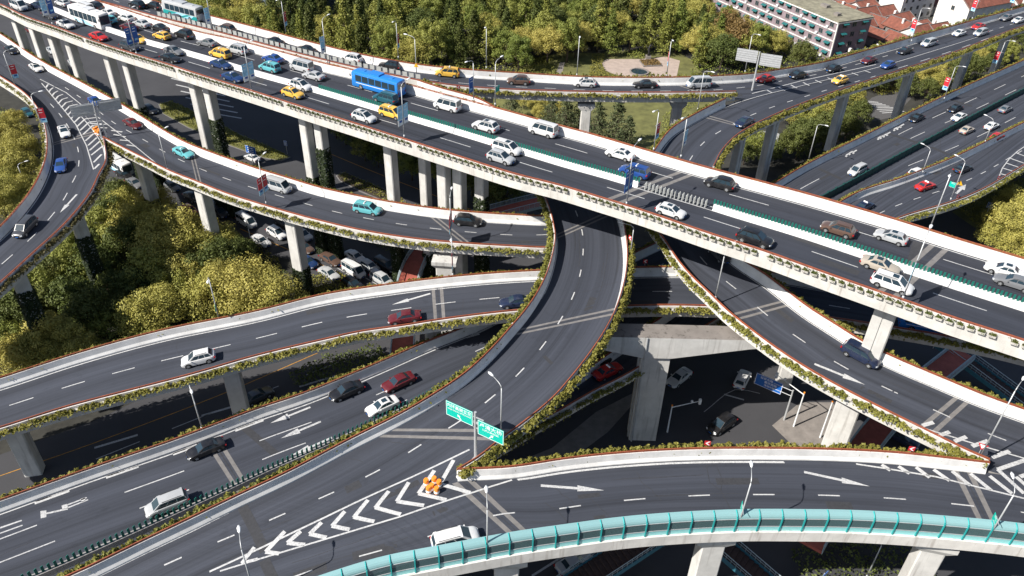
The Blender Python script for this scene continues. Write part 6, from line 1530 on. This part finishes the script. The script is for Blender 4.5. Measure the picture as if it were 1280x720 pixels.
for k, px, py, s in (('green0', 430, 158, .8), ('green2', 486, 186, .7), ('green0', 548, 210, .75), ('green2', 580, 226, .7), ('green0', 618, 240, .7), ('dark1', 418, 148, .95), ('dark0', 440, 166, .9), ('dark1', 460, 172, .95), ('dark0', 472, 192, .7), ('dark1', 520, 190, .95), ('dark0', 538, 204, .9), ('dark1', 590, 220, .9), ('dark0', 610, 232, .9), ('dark0', 400, 135, .9), ('dark0', 560, 214, .8), ('green2', 514, 205, .75), ('green2', 455, 185, .6), ('dark1', 630, 240, .9)):
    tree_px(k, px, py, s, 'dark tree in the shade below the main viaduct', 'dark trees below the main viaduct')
for px, py, s in ((772, 152, 1.1), (748, 150, .95), (708, 140, .95), (690, 135, .8), (725, 142, .85), (640, 128, .8), (786, 165, .8)):
    tree_px('cedar', px, py, s, 'blue green layered cedar below the upper ramp', 'cedars below the upper ramp', 'cedar_tree', .5)
for px, py in ((668, 132), (682, 128), (698, 136), (655, 126), (674, 140)): tree_px('gold1', px, py, .42, 'small bright shrub tree on the lawn edge', 'small shrubs by the lawn')
# the park: many crowns behind the upper slip road
def to_px(p):
    v = p - Vector((0, 0, CAM_H)); d = v.dot(FWD); return 640 + FPX * v.dot(RGT) / d, 360 - FPX * v.dot(UPV) / d
farline = resample(W(tuL), 3.0); placed = []; tries = 0
while len(placed) < 295 and tries < 14000:
    tries += 1; px, py = random.uniform(232, 1015), random.uniform(-14, 94); p = P(px, py, 0)
    d = min((q - p).to_2d().length for q in farline)
    i = min(range(len(farline)), key=lambda k: (farline[k] - p).to_2d().length_squared)
    if p.y < farline[i].y or d < 4.2: continue
    if (725 < px < 862 and 72 < py) or (684 < px <= 725 and py > 84): continue
    if 300 < px < 345 and py < 30: continue
    bx_ = 880 + (py + 25) * 1.62
    if px > bx_ - 16 and py < 76: continue
    if any((q - p).to_2d().length < 4.1 for q in placed): continue
    placed.append(p)
    if px < 330: k, nm, lab, grp = random.choice(['gold0', 'gold2', 'green2']), 'broadleaf_tree', 'golden green round tree beside the striped coach', 'round trees beside the striped coach'
    elif px < 470 and random.random() < .85: k, nm, lab, grp = random.choice(['spire0', 'spire1', 'spire1']), 'conifer_tree', 'tall dark narrow conifer at the left of the park', 'narrow conifers at the left of the park'
    elif px > 850 and random.random() < .12: k, nm, lab, grp = 'russet', 'broadleaf_tree', 'russet brown tree among the green crowns of the park', 'russet trees in the park'
    elif random.random() < .30: k, nm, lab, grp = random.choice(['spire0', 'spire0', 'spire1']), 'conifer_tree', 'tall narrow tree within the park canopy', 'narrow trees within the park canopy'
    else: k, nm, lab, grp = random.choice(['green0', 'green1', 'green1', 'green2', 'gold2', 'gold0', 'dark1']), 'broadleaf_tree', 'leafy broad tree in the dense park canopy', 'broad trees of the park canopy'
    near_edge = d < 9
    s = random.uniform(.85, 1.2) * (.7 if near_edge else 1.0)
    if px > 850:      # keep the apartment block's facade in view
        skyline = [(850, -60), (905, 4), (930, 22), (965, 34), (990, 48), (1012, 56), (1040, 80)]
        for _ in range(12):
            if to_px(p + Vector((0, 0, HT[k] * s * 1.05)))[1] > interp(skyline, px + 6): break
            s *= .9
        if s < .3: placed[-1].z = -1; continue
    tree(k, p, s, lab, grp, nm, s * random.uniform(.9, 1.15))

def ground_cover(name, pts, dens, h, mat, label, size=.2, cat='ground cover', z0=.1, mound=0.0):
    v = [P(x, y, 0) for x, y in pts]; xs = [p.x for p in v]; ys = [p.y for p in v]; mb = MB()
    def inside(x, y):
        c = False
        for i in range(len(v)):
            a, b = v[i], v[i - 1]
            if (a.y > y) != (b.y > y) and x < (b.x - a.x) * (y - a.y) / (b.y - a.y) + a.x: c = not c
        return c
    area = (max(xs) - min(xs)) * (max(ys) - min(ys)); ph = random.random() * 9
    for _ in range(int(area * dens)):
        x, y = random.uniform(min(xs), max(xs)), random.uniform(min(ys), max(ys))
        if inside(x, y):
            hh = h * (.65 + .35 * math.sin(x * 1.3 + ph) * math.sin(y * 1.1 + ph * 2)); mb.leaf((x, y, z0 + hh * random.random() ** .5), size * random.uniform(.6, 1.3))
    if mb.f: tag(mb.build(name, M[mat]), label, cat, kind='stuff')
ground_cover('hedge_planting', [(200, 131), (214, 127), (262, 149), (300, 169), (352, 191), (360, 197), (345, 200), (325, 195), (280, 178), (235, 158), (206, 142)], 16, .7, 'leaf_h', 'low yellow green hedge covering the traffic island')
ground_cover('hedge_planting', [(422, 220), (430, 216), (470, 233), (500, 247), (505, 252), (488, 253), (450, 238), (425, 225)], 16, .6, 'leaf_h', 'low hedge on the narrow island')
ground_cover('shrub_planting', [(358, 366), (392, 344), (425, 343), (448, 358), (440, 372), (385, 386)], 22, 1.2, 'leaf_h', 'mounded green shrubs at the head of the queue')
ground_cover('shrub_planting', [(296, 292), (318, 305), (350, 326), (352, 340), (325, 330), (292, 306)], 16, .9, 'leaf_h', 'roadside shrubs beside the queue')
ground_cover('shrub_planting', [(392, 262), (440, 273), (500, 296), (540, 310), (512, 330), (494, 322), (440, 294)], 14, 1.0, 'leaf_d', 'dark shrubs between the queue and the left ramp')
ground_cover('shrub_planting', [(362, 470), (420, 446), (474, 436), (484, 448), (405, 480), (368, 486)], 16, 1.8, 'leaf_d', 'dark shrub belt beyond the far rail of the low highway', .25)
ground_cover('shrub_planting', [(985, 690), (1060, 680), (1165, 690), (1170, 760), (1080, 760), (1010, 740)], 10, 1.6, 'leaf_d', 'dark garden shrubs below the noise barrier', .24)
ground_cover('shrub_planting', [(1196, 262), (1230, 240), (1262, 226), (1290, 222), (1290, 250), (1230, 290)], 10, .8, 'leaf_h', 'grassy shrubs on the verge below the slip lane', .22)
ground_cover('shrub_planting', [(1086, 112), (1120, 108), (1122, 118), (1098, 120)], 14, 1.2, 'leaf_h', 'clipped hedge beside the crossing')
ground_cover('shrub_planting', [(640, 75), (690, 72), (694, 95), (640, 90)], 8, 1.3, 'leaf_h', 'bright shrubs along the park edge', .25)
ground_cover('shrub_planting', [(740, 70), (756, 70), (752, 84), (764, 97), (840, 99), (840, 103), (735, 101)], 14, 1.2, 'leaf_h', 'shrubs curving round the plaza', .22)
ground_cover('shrub_planting', [(780, 65), (806, 66), (804, 75), (784, 73)], 12, 1.5, 'leaf_g', 'dark green shrubs behind the plaza', .25)
ground_cover('shrub_planting', [(828, 146), (842, 134), (870, 118), (880, 124), (846, 150), (826, 172)], 8, .6, 'leaf_g', 'green planting inside the loop')
ground_cover('undergrowth', [(-30, 300), (60, 280), (140, 240), (230, 292), (320, 325), (380, 350), (390, 370), (300, 430), (120, 500), (-40, 560)], 3.5, 1.0, 'leaf_d', 'dark undergrowth below the left trees', .28)
ground_cover('shrub_planting', [(250, 30), (340, 48), (460, 78), (600, 92), (640, 92), (640, 70), (520, 60), (400, 40), (300, 10)], 2.2, 2.4, 'leaf_g', 'shrub layer along the front of the park trees', .3)
ground_cover('shrub_planting', [(860, 96), (940, 92), (1010, 78), (1040, 74), (1015, 62), (950, 60), (880, 70)], 3, 2.2, 'leaf_g', 'shrub layer before the apartment block', .3)
ground_cover('undergrowth', [(-60, 120), (20, 140), (52, 200), (40, 250), (-60, 290)], 3.5, .9, 'leaf_g', 'undergrowth in the bend of the tight left ramp', .28)

# park plaza furniture
p = P(799, 91, 0); root = empty('fountain', p, 0, 'small dark fountain basin with a pale rim on the plaza', 'fountain'); mb = MB(); n = 20
for i in range(n):
    a, b = 2 * math.pi * i / n, 2 * math.pi * (i + 1) / n
    for r0, r1, z0, z1 in ((3.0, 3.0, 0, .5), (3.0, 2.5, .5, .5), (2.5, 2.5, .5, .1)):
        mb.quad((r0 * math.cos(a), r0 * math.sin(a), z0), (r0 * math.cos(b), r0 * math.sin(b), z0), (r1 * math.cos(b), r1 * math.sin(b), z1), (r1 * math.cos(a), r1 * math.sin(a), z1))
mb.build('basin', M['paving'], root); mb = MB(); mb.poly([(2.5 * math.cos(2 * math.pi * i / n), 2.5 * math.sin(2 * math.pi * i / n), .3) for i in range(n)]); mb.build('water', M['glass'], root)
p = P(813, 80, 0); root = empty('flower_bed', p, R_(10), 'rust coloured flower bed on the plaza', 'flower bed'); mb = MB(); mb.box((0, 0, .2), (6, 5, .4)); mb.build('kerb', M['paving'], root)
mb = MB()
for _ in range(900): mb.leaf((random.uniform(-2.8, 2.8), random.uniform(-2.3, 2.3), .45 + random.random() * .35), .2)
mb.build('flowers', M['leaf_r'], root)
p = P(810, 74, 0); root = empty('sculpture', p, 0, 'dark upright sculpture on a plinth behind the flower bed', 'sculpture'); mb = MB(); mb.box((0, 0, .6), (1.6, 1.6, 1.2)); mb.build('plinth', M['paving'], root)
mb = MB(); mb.tube([(0, 0, 1.2), (.1, 0, 2.2), (-.1, 0, 3.2), (.15, 0, 4.2), (.5, 0, 4.9)], [.45, .3, .42, .28, .1], 8); mb.tube([(0, 0, 3.1), (-.7, .1, 3.8), (-1.0, .1, 4.4)], [.22, .16, .08], 6); mb.build('figure', M['dark'], root, True)

# ------------------------------------------------------------------ buildings
M['pink'] = concrete('pink_render', (0.25, 0.20, 0.22), 0.3, (0.2, 0.15, 0.15))
M['tiles'] = None
def _tiles():
    m, n, b = new_mat('roof_tiles'); w = n.nodes.new('ShaderNodeTexWave'); w.inputs['Scale'].default_value = 2.2; w.inputs['Distortion'].default_value = .6
    n.links.new(_coord(n, 'Object'), w.inputs['Vector']); f = _map(n, _noise(n, .9, 5, _pos(n)), .3, .7, 0, 1)
    c = _mix(n, f, (.13, .045, .03), (.27, .09, .058)); c = _mix(n, _map(n, w.outputs['Fac'], 0, 1, 0, .3), c, (.10, .035, .025)); n.links.new(c, b.inputs['Base Color']); b.inputs['Roughness'].default_value = .85
    _bump(n, b, w.outputs['Fac'], .4, .05); return m
M['tiles'] = _tiles()
M['wallw'] = concrete('whitewashed_wall', (0.70, 0.68, 0.65), 0.2, (.35, .32, .3))
M['awning'] = plain('green_awning', (0.012, 0.11, 0.115), 0.6, vary=.2)
M['roofgrey'] = plain('weathered_roof', (0.21, 0.195, 0.14), 0.95, vary=.35, scale=.5)
def height_for(p, py):
    lo, hi = 0, 60
    for _ in range(40):
        m_ = (lo + hi) / 2
        if to_px(Vector((p.x, p.y, m_)))[1] > py: lo = m_
        else: hi = m_
    return lo
c0 = P(1036, 76, 0); hB = height_for(c0, 28); f1 = P(980, 0, hB); s1 = P(1084, 26, hB)
fd = Vector((f1.x - c0.x, f1.y - c0.y, 0)).normalized(); sdv = Vector((-fd.y, fd.x, 0))
if sdv.dot(Vector((s1.x - c0.x, s1.y - c0.y, 0))) < 0: sdv = -sdv
LB, DB = 62.0, 14.0
root = empty('apartment_block', c0, math.atan2(fd.y, fd.x), 'long pink apartment block with green window awnings behind the flyover', 'building')
sy = 1 if Vector((-fd.y, fd.x, 0)).dot(sdv) > 0 else -1    # local y of the depth direction
mb = MB(); mb.box((LB / 2, sy * DB / 2, hB / 2), (LB, DB, hB)); mb.build('wall', M['pink'], root)
mb = MB(); mb.box((LB / 2, sy * DB / 2, hB + .12), (LB + .8, DB + .8, .24)); mb.build('roof', M['roofgrey'], root)
mb = MB(); mb.box((LB / 2, -sy * .15, hB - .3), (LB + .4, .5, .35)); mb.box((-.15, sy * DB / 2, hB - .3), (.5, DB, .35)); mb.box((-.05, -sy * .05, hB / 2), (.4, .4, hB))
nf = 4; fh = hB / nf
for k in range(1, nf): mb.box((LB / 2, -sy * .1, k * fh + .1), (LB, .3, .28))
mb.build('white_trim', M['wallw'], root)
wpane, wfr, aw = MB(), MB(), MB()
wpane.quad((-.8, 0, -.7), (.8, 0, -.7), (.8, 0, .7), (-.8, 0, .7)); wm = wpane.mesh('window', M['pane'])
for q in ((0, .75, 1.8, .12), (0, -.75, 1.9, .14), (-.85, 0, .12, 1.5), (.85, 0, .12, 1.5), (0, 0, .07, 1.5)): wfr.box((q[0], 0, q[1]), (q[2], .14, q[3]))
fm = wfr.mesh('frame', M['paving']); aw.quad((-1.15, .0, .85), (1.15, .0, .85), (1.15, -.85, .42), (-1.15, -.85, .42)); aw.quad((-1.15, -.85, .42), (1.15, -.85, .42), (1.15, -.85, .28), (-1.15, -.85, .28)); am = aw.mesh('awning', M['awning'])
nwin = 0
for k in range(nf):
    for i in range(15):
        x = 2.4 + i * 3.9; z = k * fh + fh * .56; nwin += 1
        if nwin > 95: break
        r = 0 if sy > 0 else math.pi; o = link('window', wm, root, (x, -sy * .03, z), r); link('frame', fm, o)
        if (k * 7 + i * 3) % 4 != 1: link('awning', am, root, (x, -sy * .05, z), r)
        if (k + i) % 3 == 0:
            a = MB(); a.box((x + 1.3, -sy * .45, z - .9), (.8, .5, .6)); a.build('air_conditioner', M['lampwhite'], root)
for k in range(nf):
    for yy in (3.0, 7.0, 11.0):
        o = link('side_window', wm, root, (-.03, sy * yy, k * fh + fh * .55), R_(-90)); link('frame', fm, o)
        if yy != 7.0: link('awning', am, root, (-.05, sy * yy, k * fh + fh * .55), R_(-90))
mb = MB()
for i in range(7): mb.box((5 + i * 8.5, sy * (4 + (i % 3) * 3), hB + .6), (1.8 + i % 2, 1.6, .9))
mb.build('roof_shed', M['paving'], root)

def house(p, rz, L, Wd, h, rh, label, group, wall='wallw', win=True):
    root = empty('tiled_house', p, rz, label, 'house', group); mb = MB(); x, y = L / 2, Wd / 2
    mb.add([(-x, -y, 0), (x, -y, 0), (x, y, 0), (-x, y, 0), (-x, -y, h), (x, -y, h), (x, y, h), (-x, y, h), (-x, 0, h + rh), (x, 0, h + rh)], [(0, 1, 5, 4), (2, 3, 7, 6), (1, 2, 6, 9, 5), (3, 0, 4, 8, 7)]); mb.build('wall', M[wall], root)
    rb = MB(); e = .45; sl = rh / y
    for s in (1, -1):
        rb.add([(-x - e, s * (y + e), h - sl * e + .12), (x + e, s * (y + e), h - sl * e + .12), (x + e, 0, h + rh + .12), (-x - e, 0, h + rh + .12), (-x - e, s * (y + e), h - sl * e), (x + e, s * (y + e), h - sl * e), (x + e, 0, h + rh), (-x - e, 0, h + rh)], [(0, 1, 2, 3), (7, 6, 5, 4), (0, 4, 5, 1), (1, 5, 6, 2), (3, 2, 6, 7), (0, 3, 7, 4)])
    ro = rb.build('roof', M['tiles'], root)
    rg = MB(); rg.box((0, 0, h + rh + .18), (L + .9, .3, .16)); 
    for s in (1, -1):
        for k in (-1, 1): rg.tube([(k * (x + e - .1), s * (y + e), h - sl * e + .17), (k * (x + e - .1), 0, h + rh + .17)], .11, 5)
    rg.build('ridge_tiles', M['joint'], ro)
    if random.random() < .6:
        c = MB(); c.box((random.uniform(-x * .6, x * .6), y * .35, h + rh), (.7, .7, 1.6)); c.build('chimney', M['wallw'], ro)
    if random.random() < .5:
        c = MB(); cx = random.uniform(-x * .5, x * .5); c.box((cx, -y * .55, h + rh * .55), (1.7, 1.6, 1.4)); c.build('dormer', M['wallw'], ro)
    if win:
        for k in range(max(1, int(h / 3))):
            for i in range(max(1, int(L / 3.2))):
                for s in (-1, 1):
                    o = link('window', wm, root, (-x + L * (i + .5) / max(1, int(L / 3.2)), s * (y + .03), 1.6 + 2.9 * k), 0 if s < 0 else math.pi); o.scale = (.62, 1, .8); link('frame', fm, o)
        for s in (-1, 1):
            o = link('window', wm, root, (s * (x + .03), 0, h - 1.3), R_(90 * s)); o.scale = (.7, 1, .9); link('frame', fm, o)
random.seed(21)
house(P(1206, 40, 0), R_(28), 22, 12, 11, 4.2, 'big white house with a red tiled roof right behind the flyover', None)
house(P(1128, 20, 0), R_(28), 17, 10, 11, 3.5, 'tall white house with a red roof left of the shaded gap', None)
house(P(1108, 2, 0), R_(28), 12, 9, 10, 3.2, 'white house with a red roof beyond the pink block', None)
HS = [(x, y) for y in (62, 50, 38) for x in (1092, 1112, 1132, 1152, 1172)] 
ang0 = R_(30); cnt = 0; done = []
for gx in range(-7, 20):
    for gy in range(-9, 16):
        o = P(1120, 36, 0); ux = Vector((math.cos(ang0), math.sin(ang0), 0)); uy = Vector((-math.sin(ang0), math.cos(ang0), 0))
        p = o + ux * (gx * 9.6 + random.uniform(-.5, .5)) + uy * (gy * 7.6 + random.uniform(-.6, .6)); q = to_px(p)
        if q[0] < 1044 or q[0] > 1340 or q[1] < -30: continue
        d = min((k - p).to_2d().length for k in farline); i = min(range(len(farline)), key=lambda k: (farline[k] - p).to_2d().length_squared)
        if (p - farline[i]).dot(normal(farline, i)[0]) < 24: continue
        rel = p - c0; a_, b_ = rel.dot(fd), rel.dot(sdv)
        if -9 < a_ < LB + 8 and -8 < b_ < DB + 9: continue
        if any((Vector((P(x, y, 0).x, P(x, y, 0).y, 0)) - p).length < 12 for x, y in ((1206, 40), (1128, 20), (1108, 2))): continue
        cnt += 1
        house(p, ang0 + (R_(90) if random.random() < .3 else 0) + random.uniform(-.05, .05), random.uniform(8.0, 9.3), random.uniform(6.2, 7.1), random.uniform(2.8, 5.0), random.uniform(1.6, 2.5), 'low old house with a red tiled gable roof in the crowded quarter behind the flyover', 'red tiled houses behind the flyover', random.choice(['wallw', 'wallw', 'paving']))
# patterned office facade at the top left behind the trees
p = P(322, 22, 0); root = empty('office_building', p, R_(-20), 'dark office building with a speckled facade at the top left', 'building'); M['speckle'] = plain('speckled_cladding', (.10, .13, .17), .6, vary=.9, scale=1.2)
mb = MB(); mb.box((0, 12, 12), (24, 18, 24)); mb.build('wall', M['speckle'], root)
for i in range(5):
    for k in range(5): mb = MB(); mb.box((-9 + i * 4.5, 2.98, 4 + k * 4.2), (2.6, .1, 2.2)); mb.build('window', M['pane'], root)
mb = MB(); mb.box((-6, 2.9, 1.8), (8, .2, 3.2)); mb.build('shop_panel', M['banner_sky'], root); mb = MB(); mb.box((4, 2.9, 1.8), (9, .2, 3.2)); mb.build('shop_panel', M['leaf_r'], root)
mb = MB(); mb.box((0, 12, 24.2), (24.6, 18.6, .4)); mb.build('roof', M['roofgrey'], root)
print('park trees', len(placed), 'houses', cnt)
